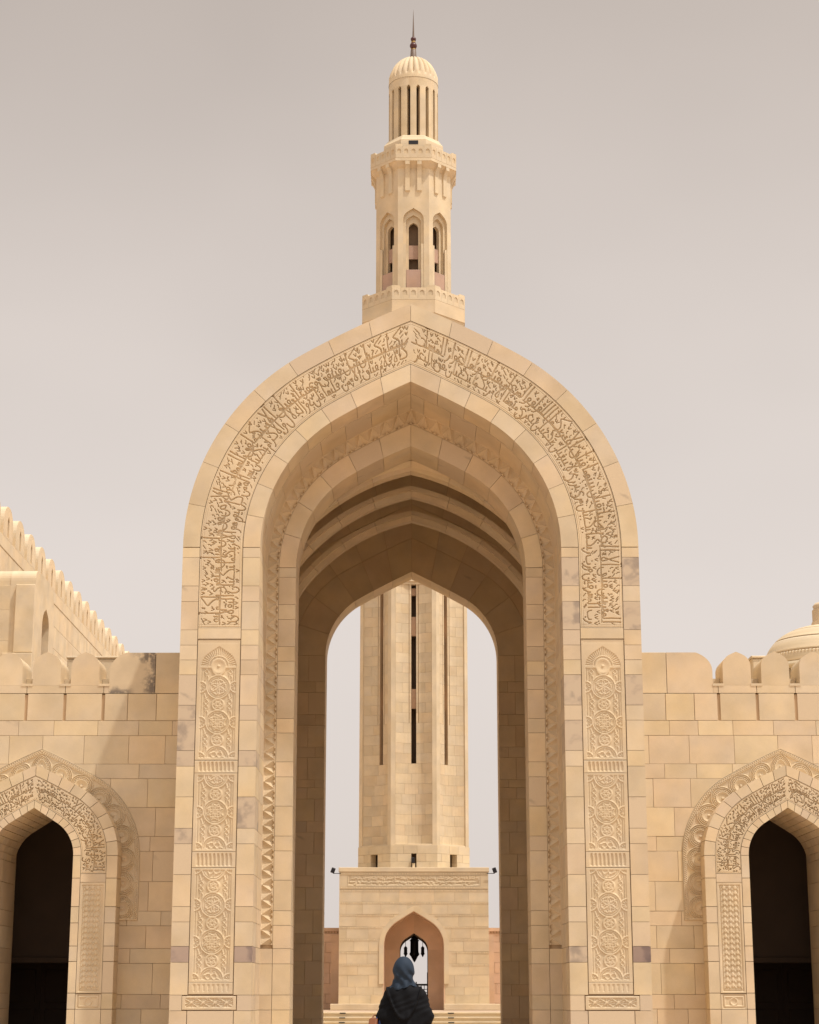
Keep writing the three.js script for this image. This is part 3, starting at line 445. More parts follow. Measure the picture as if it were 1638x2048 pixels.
for (const sg of [-1, 1]) {
  const wall = thing('wing_wall', sg < 0 ? 'crenellated sandstone wall in front of the tall crenellated hall' : 'crenellated sandstone wall in front of the small dome', 'wall', 'walls flanking the portal'), rand = mulberry(60 + sg);
  const X0 = 4.9, X1 = 13.5, zf = -42.0, mir = (a, b) => (sg > 0 ? [a, b] : [-b, -a]);
  const C = (a, b, y0, y1, z0, z1) => { const [p, q] = mir(a, b); return box(p, q, y0, y1, z0, z1); };
  // core, open where the doorway passes through
  add(wall, 'masonry_core', mergeGeometries([C(X0, DX - 1.25, 0, 7.78, -43.1, zf - 0.035), C(DX + 1.25, X1, 0, 7.78, -43.1, zf - 0.035), C(DX - 1.25, DX + 1.25, 5.6, 7.78, -43.1, zf - 0.035)]), M.mortar);
  const keep = (y0, y1) => {
    const h = y0 > 5.55 ? 0 : 1.22;
    return (h ? [[X0, DX - h], [DX + h, X1]] : [[X0, X1]]).map(([a, b]) => mir(a, b));
  };
  courses(wall, WING.slice(1), X0, X1, zf, { rand, cut: keep, len: [0.62, 1.0], vein: 0.07 });
  // the row under the merlons: one stone per bay, dark slots between
  const m0 = 6.845, pitch = 0.857;
  for (const [a, b] of [[X0, 5.66], [5.66, 6.30], [6.30, m0 - 0.03], ...Array.from({ length: 7 }, (_, k) => [m0 + k * pitch + 0.028, m0 + (k + 1) * pitch - 0.028])]) { const [p, q] = mir(a, b); add(wall, 'stone', box(p + 0.006, q - 0.006, 7.197, 7.793, zf - 0.3, zf, 0.004), stoneMat(rand, 0.05)); }
  // merlons
  for (let k = 0; k < 7; k++) { const g = extrude(pointed(0.625, 7.98, 8.41, 8.735), 1.05); const o = add(wall, 'merlon', g, pick(rand, M.tones)); o.position.set(sg * (m0 + pitch * (k + 0.5)), 0, zf - 1.05); const [p, q] = mir(m0 + k * pitch + 0.006, m0 + (k + 1) * pitch - 0.006); add(wall, 'merlon_base', box(p, q, 7.806, 7.979, zf - 1.05, zf, 0.003), o.material); }
  for (let k = 0; k < 7; k++) { const x = m0 + pitch * k; const [p, q] = mir(x - 0.11, x + 0.11); add(wall, 'gap_block', box(p, q, 7.98, 8.2, zf - 1.04, zf - 0.45), M.tones[4]); const [p2, q2] = mir(x - 0.125, x + 0.125); add(wall, 'sill', box(p2, q2, 7.965, 8.02, zf - 0.4, zf + 0.012), M.tones[1]); }
  // end piece: flat parapet with one rounded shoulder
  { const e = m0 - 0.115;
    const s1 = new THREE.Shape(); s1.moveTo(5.712, 7.806); s1.lineTo(e, 7.806); s1.lineTo(e, 8.3); s1.bezierCurveTo(e, 8.52, e - 0.18, 8.66, e - 0.36, 8.72); s1.lineTo(5.712, 8.72); s1.closePath();
    const g = extrude(s1, 1.05); if (sg < 0) { g.scale(-1, 1, 1); const ix = g.index; if (ix) for (let k = 0; k < ix.count; k += 3) { const t = ix.getX(k); ix.setX(k, ix.getX(k + 1)); ix.setX(k + 1, t); } else { for (const key of ['position', 'uv', 'normal']) { const at = g.attributes[key], n = at.itemSize, ar = at.array; for (let k = 0; k < at.count; k += 3) for (let c = 0; c < n; c++) { const t = ar[k * n + c]; ar[k * n + c] = ar[(k + 1) * n + c]; ar[(k + 1) * n + c] = t; } } } g.computeVertexNormals(); }
    { const [p, q] = mir(m0 - 0.112, m0 - 0.006); add(wall, 'merlon_base', box(p, q, 7.806, 7.964, zf - 1.05, zf, 0.003), M.tones[6]); }
    if (sg < 0) { const P = g.attributes.position, uv = g.attributes.uv; for (let k = 0; k < P.count; k++) uv.setXY(k, (P.getX(k) + 6.73) / 1.02, (P.getY(k) - 7.806) / 0.914); }
    add(wall, 'parapet_stone', g, sg < 0 ? M.blotched : M.tones[6]).position.z = zf - 1.05;
    const [p, q] = mir(X0, 5.70); add(wall, 'parapet_stone', box(p, q, 7.806, 8.72, zf - 1.05, zf, 0.003), M.tones[2]); }
  // doorway
  const door = thing('arched_doorway', sg < 0 ? 'pointed doorway with carved inscription in the wall before the tall hall' : 'pointed doorway with carved inscription in the wall before the small dome', 'doorway', 'doorways in the flanking walls');
  const cx = sg * DX, D = (s, t) => DOOR.pt(s, t), zp = -41.4, g2 = 0.006;
  for (const h of [-1, 1]) {
    add(door, 'masonry_core', mergeGeometries([ringBlock(D, -DOOR.ys, 0, 0.03, 0.935, -42.1, zp - 0.06, h, 1, cx), ringBlock(D, 0, 1, 0.03, 0.935, -42.1, zp - 0.06, h, 20, cx), ringBlock(D, -DOOR.ys, 0, 0.03, 0.5, -44.1, -42.1, h, 1, cx), ringBlock(D, 0, 1, 0.03, 0.5, -44.1, -42.1, h, 20, cx)]), M.mortar);
    for (let k = 0; k < 9; k++) {
      const e = g2 / 1.7, f = g2 / 2.7;
      add(door, 'voussoir', ringBlock(D, k / 9 + (k ? e : 0.002), (k + 1) / 9 - e, 0, 0.165, -42.15, zp + rand() * 0.003, h, 3, cx), stoneMat(rand, 0.08));
      add(door, 'voussoir', ringBlock(D, k / 9 + (k ? f : 0.002), (k + 1) / 9 - f, 0.725, 0.955, -42.0, zp + rand() * 0.003, h, 3, cx), stoneMat(rand, 0.08));
      for (let q = 0; q < 4; q++) add(door, 'soffit_stone', ringBlock(D, k / 9 + e, (k + 1) / 9 - e, 0, 0.2, -42.61 - q * 0.46, -42.16 - q * 0.46, h, 3, cx), stoneMat(rand, 0.08));
    }
    const ly = [4.2, 3.72, 3.12, 2.78, 2.3, 1.98, 1.33, 1.0, 0.36, 0];
    for (let r = 0; r < ly.length - 1; r++) {
      const s1 = ly[r] - DOOR.ys - g2, s0 = ly[r + 1] - DOOR.ys + g2;
      add(door, 'jamb_stone', ringBlock(D, s0, s1, 0, 0.165, -42.7, zp + rand() * 0.003, h, 1, cx), stoneMat(rand, 0.08)); add(door, 'jamb_stone', ringBlock(D, s0, s1, 0.725, 0.955, -42.0, zp + rand() * 0.003, h, 1, cx), stoneMat(rand, 0.12));
      add(door, 'reveal_stone', ringBlock(D, s0, s1, 0, 0.2, -43.99, -42.71, h, 1, cx), stoneMat(rand, 0.1));
    }
    const leg = DOOR.ys - 3.82, tm = 0.45, Lm = DOOR.length(tm), L = leg + Lm, W = 0.54;
    const words = TEXT_DOOR.split(' '), half = words.length / 2;
    const hc = heightCanvas(L, W, 300, (g, peek) => inscription(g, peek, L, W, (h > 0 ? words.slice(0, half) : words.slice(half)).join(' '), { unit: 0.066, line: 0.0135, flip: h < 0, seed: 9 + h + sg }));
    const groove = (v) => (Math.abs(v - 0.018) < 0.008 ? 0.008 : 0);
    add(door, 'inscription_band', relief(L, W, 0.0068, (u, v) => DOOR.pt(u < leg ? u - leg : (u - leg) / Lm, 0.175 + v), (u, v) => -0.036 * smooth(0.1, 0.7, hc(u, v)) - Math.max(groove(v), groove(W - v), groove(u)), zp - 0.004, h, cx), M.carved);
    add(door, 'jamb_stone', ringBlock(D, 3.635 - DOOR.ys, 3.81 - DOOR.ys, 0.175, 0.715, -41.9, zp, h, 1, cx), M.tones[6]);
    add(door, 'jamb_stone', ringBlock(D, 0.005 - DOOR.ys, 0.995 - DOOR.ys, 0.175, 0.715, -41.9, zp, h, 1, cx), M.tones[0]);
  }
  // pattern panels on the jambs
  const PW = 0.54, PH = 2.3;
  {
    const hp = heightCanvas(PW, PH, 200, (g) => { g.fillStyle = white(1); g.fillRect(0, 0, PW, PH); g.fillStyle = white(0.1); g.fillRect(0.05, 0.04, PW - 0.1, PH - 0.1); g.fillStyle = white(0.7); g.fillRect(0.075, 0.065, PW - 0.15, PH - 0.15); g.fillStyle = white(0.15); g.fillRect(0.09, 0.08, PW - 0.18, PH - 0.18); g.fillStyle = g.strokeStyle = white(0.9); g.lineWidth = 0.012; for (let r = 0; r < 19; r++) for (let c = 0; c < 3; c++) { const x = 0.15 + c * 0.12, y = 0.15 + r * 0.113; g.beginPath(); g.ellipse(x, y, 0.026, 0.042, 0, 0, 7); g.fill(); g.beginPath(); g.moveTo(x - 0.06, y - 0.055); g.lineTo(x, y + 0.057); g.lineTo(x + 0.06, y - 0.055); g.stroke(); } });
    const geo = relief(PH, PW, 0.0105, (u, v) => [v, u], (u, v) => -0.02 * (1 - smooth(0.05, 0.95, hp(v, u))), 0, 1);
    const hr = heightCanvas(PW, 0.3, 200, (g) => { g.fillStyle = white(1); g.fillRect(0, 0, PW, 0.3); g.strokeStyle = white(0.2); g.lineWidth = 0.02; g.strokeRect(0.05, 0.03, PW - 0.1, 0.24); g.fillStyle = white(0.4); g.fillRect(0.09, 0.07, PW - 0.18, 0.16); g.fillStyle = white(1); g.beginPath(); g.arc(PW / 2, 0.15, 0.085, 0, 7); g.fill(); g.fillStyle = white(0.3); g.beginPath(); g.arc(PW / 2, 0.15, 0.06, 0, 7); g.fill(); });
    const geo2 = relief(0.3, PW, 0.0105, (u, v) => [v, u], (u, v) => -0.02 * (1 - smooth(0.05, 0.95, hr(v, u))), 0, 1);
    for (const h of [-1, 1]) { add(door, 'lattice_panel', geo, M.carved).position.set(cx + h * 1.335 - PW / 2, 1.33, zp - 0.006); add(door, 'roundel_panel', geo2, M.carved).position.set(cx + h * 1.335 - PW / 2, 1.005, zp - 0.004); }
  }
  // shell ornament round the arch on the wall behind
  for (const h of [-1, 1]) {
    const leg = DOOR.ys - 2.85, Lm = DOOR.length(1.1), L = leg + Lm, W = 0.44, n = Math.round((L - 0.26) / 0.52), pt = (L - 0.0) / (n + 0.5);
    const hc = heightCanvas(L, W, 200, (g) => {
      g.fillStyle = white(1); g.fillRect(0, 0, L, W); g.fillStyle = white(0.45); g.fillRect(0.05, 0, L, W - 0.105);
      for (let k = 0; k <= n; k++) {
        const x = L - k * pt, y = 0.075;
        for (const [r, c] of [[0.27, 1], [0.25, 0.4], [0.232, 1], [0.214, 0.45], [0.196, 0.95]]) { g.fillStyle = white(c); g.beginPath(); g.arc(x, y, r, 0, 7); g.fill(); }
        g.fillStyle = white(0.4); for (let q = 0; q < 26; q++) { const a = q / 26 * 6.283; g.beginPath(); g.arc(x + Math.cos(a) * 0.168, y + Math.sin(a) * 0.168, 0.011, 0, 7); g.fill(); }
        for (let q = 10; q > 0; q--) { g.fillStyle = white(0.85 * (q / 10) ** 1.6); g.beginPath(); g.arc(x, y, 0.14 * q / 10, 0, 7); g.fill(); }
        g.fillStyle = white(0.8); g.beginPath(); g.arc(x, y, 0.034, 0, 7); g.fill();
      }
      g.fillStyle = white(1); g.fillRect(0, W - 0.108, L, 0.108); g.fillRect(0, 0, 0.05, W); g.fillStyle = white(0.55); for (let x = 0.02; x < L; x += 0.045) { g.fillRect(x, W - 0.085, 0.02, 0.016); g.fillRect(x + 0.02, W - 0.055, 0.02, 0.016); } g.fillRect(0, W - 0.112, L, 0.01); g.fillRect(0, W - 0.022, L, 0.008);
    });
    add(door, 'shell_ornament', relief(L, W, 0.0085, (u, v) => DOOR.pt(u < leg ? u - leg : (u - leg) / Lm, 0.915 + v), (u, v) => (v > W - 0.006 || u < 0.006 ? -0.05 : -0.052 * (1 - hc(u, v))), -41.972, h, cx), M.carved);
  }
  // timber screen over the way into the unlit gallery behind
  add(door, 'timber_screen', box(cx - 3, cx + 3, 2.15, 5.5, -46.06, -46.0), M.shadedWood); add(door, 'beam', box(cx - 3, cx + 3, 2.02, 2.15, -46.06, -45.9, 0.01), M.shadedWood);
  const room = []; for (const [a, b, y0, y1, z0, z1] of [[-3.3, -3, 0, 5.9, -48.4, -44.4], [3, 3.3, 0, 5.9, -48.4, -44.4], [-3.3, 3.3, 5.5, 5.9, -48.4, -44.4], [-3.3, -0.95, 0, 5.9, -44.4, -44.02], [0.95, 3.3, 0, 5.9, -44.4, -44.02], [-0.95, 0.95, 5.3, 5.9, -44.4, -44.02]]) room.push(box(cx + a, cx + b, y0, y1, z0, z1));
  add(door, 'gallery_wall', mergeGeometries(room), M.tones[2]);
  for (let k = -3; k < 3; k++) { const leaf = add(door, 'added_dark_leaf', box(cx + k + 0.004, cx + k + 0.996, 0.005, 5.5, -48.4, -48.3), M.shadedWood); for (const [a, b] of [[0.15, 0.95], [1.1, 1.9], [2.05, 2.9]]) add(leaf, 'panel', box(cx + k + 0.12, cx + k + 0.88, a, b, -48.3, -48.27, 0.02), M.shadedWood); }  // leaves added behind the screen, near-black in place of the gallery's shade
}

// ---------------------------------------------------------------- platform and steps before the minaret
{
  const o = add(scene, 'platform', mergeGeometries([box(-60, 60, 0.004, 0.715, -200, -66.72)]), M.paving); o.userData = { kind: 'structure', label: 'raised stone platform around the minaret', category: 'platform' };
  const st = thing('staircase', 'wide flight of low stone steps leading up to the minaret platform', 'stairs');
  for (let k = 0; k < 5; k++) {
    const y = 0.72 - k * 0.148, z = -66.35 + k * 0.36;
    const step = add(st, 'step', box(-14, 14, 0.004, y - 0.055, z - 0.36, z), M.far[k % 4]);
    add(step, 'tread', box(-14, 14, y - 0.054, y + (k ? 0 : 0.003), z - 0.365, z + 0.03, 0.012), M.tones[1]);
    for (const x of [-2.45, 1.2, 3.1]) add(step, 'inset_strip', box(x, x + 0.2, y - 0.05, y - 0.012, z + 0.03, z + 0.036), M.iron);
  }
}

// ---------------------------------------------------------------- minaret
const MX = 0.05, MZ = -78.7;
{
  const mi = thing('minaret', 'slender octagonal sandstone minaret with balconies and ribbed dome rising behind the portal', 'minaret'), rand = mulberry(88);
  mi.position.set(MX, 0, MZ);
  const flat = (g) => { const n = g.index ? g.toNonIndexed() : g; n.computeVertexNormals(); return n; };
  const oct = (W0, W1, y0, y1) => flat(new THREE.CylinderGeometry(W1 / 2 / Math.cos(Math.PI / 8), W0 / 2 / Math.cos(Math.PI / 8), y1 - y0, 8, 1).rotateY(Math.PI / 8).translate(0, (y0 + y1) / 2, 0));
  const face = (k) => new THREE.Matrix4().makeRotationY(k * Math.PI / 4);
  const side = (W) => W * Math.tan(Math.PI / 8);
  const far = () => pick(rand, M.far);
  // square base, passage through it
  const H = 2.92, BA = new Arch(1.155, 3.15, 1.05, 1.0, 4.44), IA = new Arch(0.56, 3.02, 0.52, 1.0, 3.74);
  for (const [x0, x1] of [[-H + 0.03, -1.2], [1.2, H - 0.03]]) add(mi, 'base_core', box(x0, x1, 0.72, 6.1, -H + 0.03, H - 0.03), M.mortar);
  add(mi, 'base_core', box(-1.2, 1.2, 4.5, 6.1, -H + 0.03, H - 0.03), M.mortar);
  const by = [5.28, 4.81, 4.34, 3.87, 3.4, 2.92, 2.45, 2.03, 1.58, 1.28, 0.93];
  courses(mi, by, -H, H, H, { rand, len: [0.55, 0.95], depth: 0.12, mats: M.far, gap: 0.005, cut: (y0, y1) => { const w = y0 > 4.6 ? 0 : Math.max(BA.xAt(y0, 0.05), 0.25); return w ? [[-H, -w], [w, H]] : [[-H, H]]; } });
  for (const y of [0, 1, 2, 3, 4, 5, 6, 7, 8, 9]) for (const h of y < 3 ? [0] : [-1, 1]) add(mi, 'base_course', box(h > 0 ? 0.6 : -H + 0.12, h < 0 ? -0.6 : H - 0.12, by[y + 1] + 0.006, by[y] - 0.006, -H, -H + 0.12), far());
  for (const k of [1, 3]) for (const y of [0, 1, 2, 3, 4, 5, 6, 7, 8, 9]) add(mi, 'base_course', box(-H + 0.12, H - 0.12, by[y + 1] + 0.006, by[y] - 0.006, H - 0.12, H).applyMatrix4(new THREE.Matrix4().makeRotationY(k * Math.PI / 2)), far());
  for (let r = 0; r < 7; r++) {                                     // rows of dentils
    const y = by[r] - 0.01, list = [], w = y > 4.6 ? 0 : BA.xAt(y - 0.05, 0.26); for (let x = -H + 0.06; x < H - 0.03; x += 0.082) if (Math.abs(x) > w) list.push(box(x, x + 0.04, y - 0.06, y, H - 0.01, H + 0.012));
    add(mi, 'dentil_row', mergeGeometries(list), M.far[2], 'stuff');
  }
  add(mi, 'cornice', box(-H - 0.03, H + 0.03, 5.97, 6.14, -H - 0.03, H + 0.03, 0.01), M.far[1]);
  { const W = 5.2, Hh = 0.4, hf = heightCanvas(W, Hh, 70, (g, peek) => inscription(g, peek, W, Hh, TEXT_DOOR, { unit: 0.05, line: 0.022, seed: 2 })); add(mi, 'frieze', relief(Hh, W, 0.02, (u, v) => [v - W / 2, 5.42 + u], (u, v) => -0.03 * hf(v, u), H + 0.004, 1), M.far[2]); add(mi, 'frieze_frame', mergeGeometries([box(-H, H, 5.29, 5.41, -H + 0.1, H), box(-H, H, 5.83, 5.965, -H + 0.1, H), box(-H, -2.61, 5.412, 5.828, -H + 0.1, H), box(2.61, H, 5.412, 5.828, -H + 0.1, H), box(-2.6, 2.6, 5.412, 5.828, -H + 0.1, H - 0.05)]), M.far[0]);
    const list = []; for (const y of [5.33, 5.87]) for (let x = -H + 0.06; x < H - 0.05; x += 0.1) list.push(box(x, x + 0.05, y, y + 0.05, H - 0.02, H + 0.018)); add(mi, 'bead_row', mergeGeometries(list), M.far[1], 'stuff'); }
  for (const h of [-1, 1]) {
    const P = (s, t) => BA.pt(s, t), I = between(IA, BA);
    for (let k = 0; k < 4; k++) add(mi, 'voussoir', ringBlock(P, k / 4 + 0.004, (k + 1) / 4 - (k < 3 ? 0.004 : 0), 0.15, 0.75, H - 0.2, H - 0.006, h, 4), far());
    add(mi, 'arch_moulding', mergeGeometries([ringBlock(P, -1.45, 0, 0.02, 0.2, H - 0.3, H + 0.035, h, 1), ringBlock(P, 0, 1, 0.02, 0.2, H - 0.3, H + 0.035, h, 16)]), M.far[1]);
    add(mi, 'arch_reveal', mergeGeometries([ringBlock(P, 0.72 - BA.ys, 0, 0, 0.12, H - 1.5, H - 0.01, h, 1), ringBlock(P, 0, 1, 0, 0.12, H - 1.5, H - 0.01, h, 16)]), M.rose[0]);
    add(mi, 'inner_arch', mergeGeometries([ringBlock(I, 0.72 - IA.ys, 0, 0, 1, H - 1.75, H - 1.45, h, 1), ringBlock(I, 0, 1, 0, 1, H - 1.75, H - 1.45, h, 16)]), M.rose[0]);
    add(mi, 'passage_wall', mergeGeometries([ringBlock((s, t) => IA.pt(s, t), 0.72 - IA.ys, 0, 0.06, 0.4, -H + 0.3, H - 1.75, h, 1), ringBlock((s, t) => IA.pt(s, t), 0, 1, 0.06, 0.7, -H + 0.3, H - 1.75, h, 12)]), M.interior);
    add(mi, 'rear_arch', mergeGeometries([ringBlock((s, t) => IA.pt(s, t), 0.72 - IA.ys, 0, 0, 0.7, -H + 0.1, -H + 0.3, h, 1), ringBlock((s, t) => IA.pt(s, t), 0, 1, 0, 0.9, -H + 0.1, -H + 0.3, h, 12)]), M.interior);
  }
  // octagonal plinth with openings
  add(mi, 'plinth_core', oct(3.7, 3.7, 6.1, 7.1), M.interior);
  for (let k = 0; k < 8; k++) {
    const W = 4.5, w = side(W) / 2, F = face(k), zf = W / 2, hole = k === 0 ? [0.1, 6.3, 6.72] : k === 1 || k === 7 ? [0.2, 6.14, 6.72] : null;
    courses(mi, [7.06, 6.73, 6.42, 6.145], -w, w, zf, { rand, len: [0.5, 0.8], depth: 0.3, mats: M.far, gap: 0.006, M4: F, cut: hole ? (y0) => (y0 < 6.7 ? [[-w, -hole[0]], [hole[0], w]] : [[-w, w]]) : null });
  }
  // shaft: concave panels between corner ribs, with slits
  const SW = 4.45, sw = side(SW), pw = 0.74, sag = 0.3, Y0 = 7.06, Y1 = 17.72, nC = 26, ch = (Y1 - Y0) / nC;
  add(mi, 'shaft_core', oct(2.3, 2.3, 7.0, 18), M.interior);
  const arcN = (u) => SW / 2 - 0.06 - sag * (1 - (u / pw) ** 2);
  const prism = (u0, u1, y0, y1, th = 0.22) => { const s = new THREE.Shape(), n = 4; for (let q = 0; q <= n; q++) { const u = lerp(u0, u1, q / n); q ? s.lineTo(u, -arcN(u)) : s.moveTo(u, -arcN(u)); } for (let q = n; q >= 0; q--) { const u = lerp(u0, u1, q / n); s.lineTo(u, -arcN(u) + th); } s.closePath(); return extrude(s, y1 - y0).rotateX(-Math.PI / 2).translate(0, y0, 0); };
  for (let k = 0; k < 8; k++) {
    const F = face(k), front = k === 0 || k === 1 || k === 7;
    // corner rib: half on each side of the face
    for (const h of [-1, 1]) { const s = new THREE.Shape(); const e = sw / 2; s.moveTo(h * pw, -SW / 2); s.lineTo(h * e, -SW / 2); s.lineTo(h * (e - 0.12), -SW / 2 + 0.32); s.lineTo(h * pw, -SW / 2 + 0.32); s.closePath(); add(mi, 'corner_rib', extrude(s, Y1 + 0.2 - Y0).rotateX(-Math.PI / 2).translate(0, Y0, 0).applyMatrix4(F), M.far[1]); }
    add(mi, 'panel_sill', box(-pw, pw, Y0 - 0.02, Y0 + 0.05, SW / 2 - 0.5, SW / 2 - 0.01, 0.01).applyMatrix4(F), M.far[1]);
    if (!front) { add(mi, 'shaft_panel', prism(-pw, pw, Y0, Y1).applyMatrix4(F), M.far[0]); continue; }
    for (let r = 0; r < nC; r++) {
      const y0 = Y0 + r * ch + 0.0025, y1 = Y0 + (r + 1) * ch - 0.0025, slit = y1 > 10.54, groove = y1 > 12.15;
      const cuts = slit ? (groove ? [[-pw, -0.20], [-0.178, -0.1], [0.1, 0.178], [0.20, pw]] : [[-pw, -0.1], [0.1, pw]]) : null;
      const j = (rand() - 0.5) * 0.5;
      const spans = cuts ?? [[-pw, j - 0.25], [j - 0.25, j + 0.3], [j + 0.3, pw]];
      for (const [a, b] of spans) {
        const m = far(); if (b - a > 0.5 && cuts && r % 2) { const c = lerp(a, b, 0.45 + 0.1 * rand()); add(mi, 'stone', prism(a + 0.003, c - 0.003, y0, y1).applyMatrix4(F), m); add(mi, 'stone', prism(c + 0.003, b - 0.003, y0, y1).applyMatrix4(F), far()); } else add(mi, 'stone', prism(a + 0.003, b - 0.003, y0, y1, groove && b - a < 0.1 ? 0.3 : 0.22).applyMatrix4(F), m);
      }
    }
    add(mi, 'panel_back', mergeGeometries([prism(-pw, -0.1, Y0, Y1, 0.18).translate(0, 0, -0.035), prism(0.1, pw, Y0, Y1, 0.18).translate(0, 0, -0.035)].map((g) => g.applyMatrix4(F))), M.mortar);
    for (const [a, b] of [[12.6, 13.4], [15.6, 16.4], [17.3, 17.6]]) add(mi, 'slit_block', box(-0.095, 0.095, a, b, SW / 2 - 0.75, SW / 2 - 0.56).applyMatrix4(F), M.rose[0]);
    add(mi, 'panel_lip', prism(-pw, pw, Y1, Y1 + 0.12, 0.3).translate(0, 0, 0.03).applyMatrix4(F), M.far[1]);
    add(mi, 'panel_head', prism(-pw, pw, Y1 + 0.12, 29.2, 0.3).translate(0, 0, 0.1).applyMatrix4(F), M.far[0]);
  }
  add(mi, 'upper_shaft', oct(4.1, 4.1, 18.2, 29.3), M.far[0]);
  // parapets: each face has five stones with a blind arch
  const blind = (w, h, d) => { const s = new THREE.Shape(); s.moveTo(-w / 2, 0); s.lineTo(w / 2, 0); s.lineTo(w / 2, h); s.lineTo(-w / 2, h); s.closePath(); const a = pointed(w * 0.54, h * 0.36, h * 0.62, h * 0.86, 6); s.holes.push(new THREE.Path(a.getPoints(6))); const g = extrude(s, d); const b = extrude(new THREE.Shape([new THREE.Vector2(-w / 2, 0), new THREE.Vector2(w / 2, 0), new THREE.Vector2(w / 2, h), new THREE.Vector2(-w / 2, h)]), 0.1).translate(0, 0, -0.1); return mergeGeometries([g, b]); };
  const parapet = (W, y0, y1, below) => {
    const s = side(W), w = s / 5;
    const geo = blind(w - 0.008, y1 - y0, 0.022);
    for (let k = 0; k < 8; k++) {
      const F = face(k);
      for (let q = 0; q < 5; q++) { const o = add(mi, 'parapet_stone', geo, far()); o.position.set((q - 2) * w, y0, W / 2 - 0.022).applyMatrix4(F); o.rotation.y = k * Math.PI / 4; }
      for (const h of [-1, 1]) { const s2 = new THREE.Shape(); s2.moveTo(h * s / 2, 0); s2.lineTo(h * s / 2, 0.11); s2.lineTo(h * (s / 2 - w * 0.75), 0.11); s2.quadraticCurveTo(h * (s / 2 - w * 0.95), 0.1, h * (s / 2 - w), 0); s2.closePath(); add(mi, 'corner_cap', extrude(s2, 0.14).translate(0, y1, W / 2 - 0.145).applyMatrix4(F), M.far[1]); }
      add(mi, 'parapet_band', box(-s / 2, s / 2, y0 - below, y0 - 0.006, W / 2 - 0.14, W / 2 - 0.004).applyMatrix4(F), far());
    }
    add(mi, 'balcony_floor', oct(W - 0.2, W - 0.2, y0 - below + 0.01, y0 - 0.1), M.far[0]);
  };
  parapet(4.46, 30.10, 30.64, 0.6);
  add(mi, 'balcony_corbel', oct(4.1, 4.40, 29.0, 29.52), M.far[0]);
  // upper tower with stepped arched openings
  const TW = 3.28, ts = side(TW);
  add(mi, 'tower_core', oct(2.0, 2.0, 30, 36.4), M.interior);
  const winFace = (a, apex, y0, ylow, w) => { const s = new THREE.Shape(); s.moveTo(-w, 30); s.lineTo(w, 30); s.lineTo(w, 36.6); s.lineTo(-w, 36.6); s.closePath(); const A = new Arch(a, apex - a * 1.15, a * 0.95, 1.0, apex), p = new THREE.Path(); p.moveTo(-a, ylow); p.lineTo(a, ylow); for (let q = 0; q <= 8; q++) { const v = A.pt(Math.max(1e-6, q / 8), 0); p.lineTo(v[0], v[1]); } for (let q = 7; q >= 0; q--) { const v = A.pt(Math.max(1e-6, q / 8), 0); p.lineTo(-v[0], v[1]); } p.closePath(); s.holes.push(p); return s; };
  const l1 = extrude(winFace(0.445, 34.55, 0, 30.4, ts / 2), 0.13), l2 = extrude(winFace(0.33, 34.28, 0, 30.4, ts / 2 - 0.05), 0.13), l3 = extrude(winFace(0.205, 33.97, 0, 30.4, ts / 2 - 0.11), 0.16);
  for (let k = 0; k < 8; k++) {
    const F = face(k), part = (name, g, z, m) => { const o = add(mi, name, g, m); o.position.set(0, 0, z).applyMatrix4(F); o.rotation.y = k * Math.PI / 4; return o; };
    part('tower_face', l1, TW / 2 - 0.13, M.far[k % 4]); part('arch_order', l2, TW / 2 - 0.26, M.far[(k + 1) % 4]); part('arch_order', l3, TW / 2 - 0.42, M.far[k % 4]);
    part('arch_ledge', mergeGeometries([box(-0.445, -0.33, 30.4, 32.9, -0.06, 0), box(0.33, 0.445, 30.4, 32.9, -0.06, 0)]), TW / 2 - 0.02, M.far[1]);
    part('rose_panel', box(-0.315, 0.315, 30.5, 31.7, -0.1, 0, 0.01), TW / 2 - 0.03, M.pink); part('rose_panel', box(-0.2, 0.2, 32.3, 32.93, -0.1, 0), TW / 2 - 0.32, M.pink);
  }
  // corbelled upper balcony
  parapet(3.8, 36.82, 37.36, 0.14);
  for (let k = 0; k < 8; k++) {
    const F = face(k), s0 = side(TW) / 2;
    for (const h of [-1, 1]) {
      const b = new THREE.Shape(); b.moveTo(0, 35.3); b.lineTo(0.07, 35.36); b.lineTo(0.07, 36.15); b.quadraticCurveTo(0.1, 36.4, 0.25, 36.52); b.lineTo(0.25, 36.68); b.lineTo(-0.1, 36.68); b.lineTo(-0.1, 35.3); b.closePath();
      add(mi, 'corbel', extrude(b, 0.2).rotateY(-Math.PI / 2).translate(0.1, 0, 0).translate(h * 0.26, 0, TW / 2).applyMatrix4(F), M.far[1]);
    }
    const G = new Geo(), s1 = side(3.74) / 2, z0 = TW / 2 - 0.01, z1 = 3.74 / 2; G.quad(G.v(-s0, 36.4, z0, 0, 0), G.v(s0, 36.4, z0, 1.3, 0), G.v(s1, 36.68, z1, 1.5, 0.7), G.v(-s1, 36.68, z1, 0, 0.7)); add(mi, 'balcony_soffit', G.done().applyMatrix4(F), M.far[3]);
  }
  add(mi, 'balcony_slab', oct(3.0, 3.66, 36.45, 36.69), M.far[0]);
  // upper octagon and lantern
  add(mi, 'neck', oct(2.75, 2.62, 36.9, 37.98), M.far[1]); add(mi, 'neck', oct(2.62, 2.22, 37.98, 38.26), M.far[0]);
  add(mi, 'vent', box(-0.21, 0.21, 37.72, 37.9, 1.2, 1.335), M.iron);
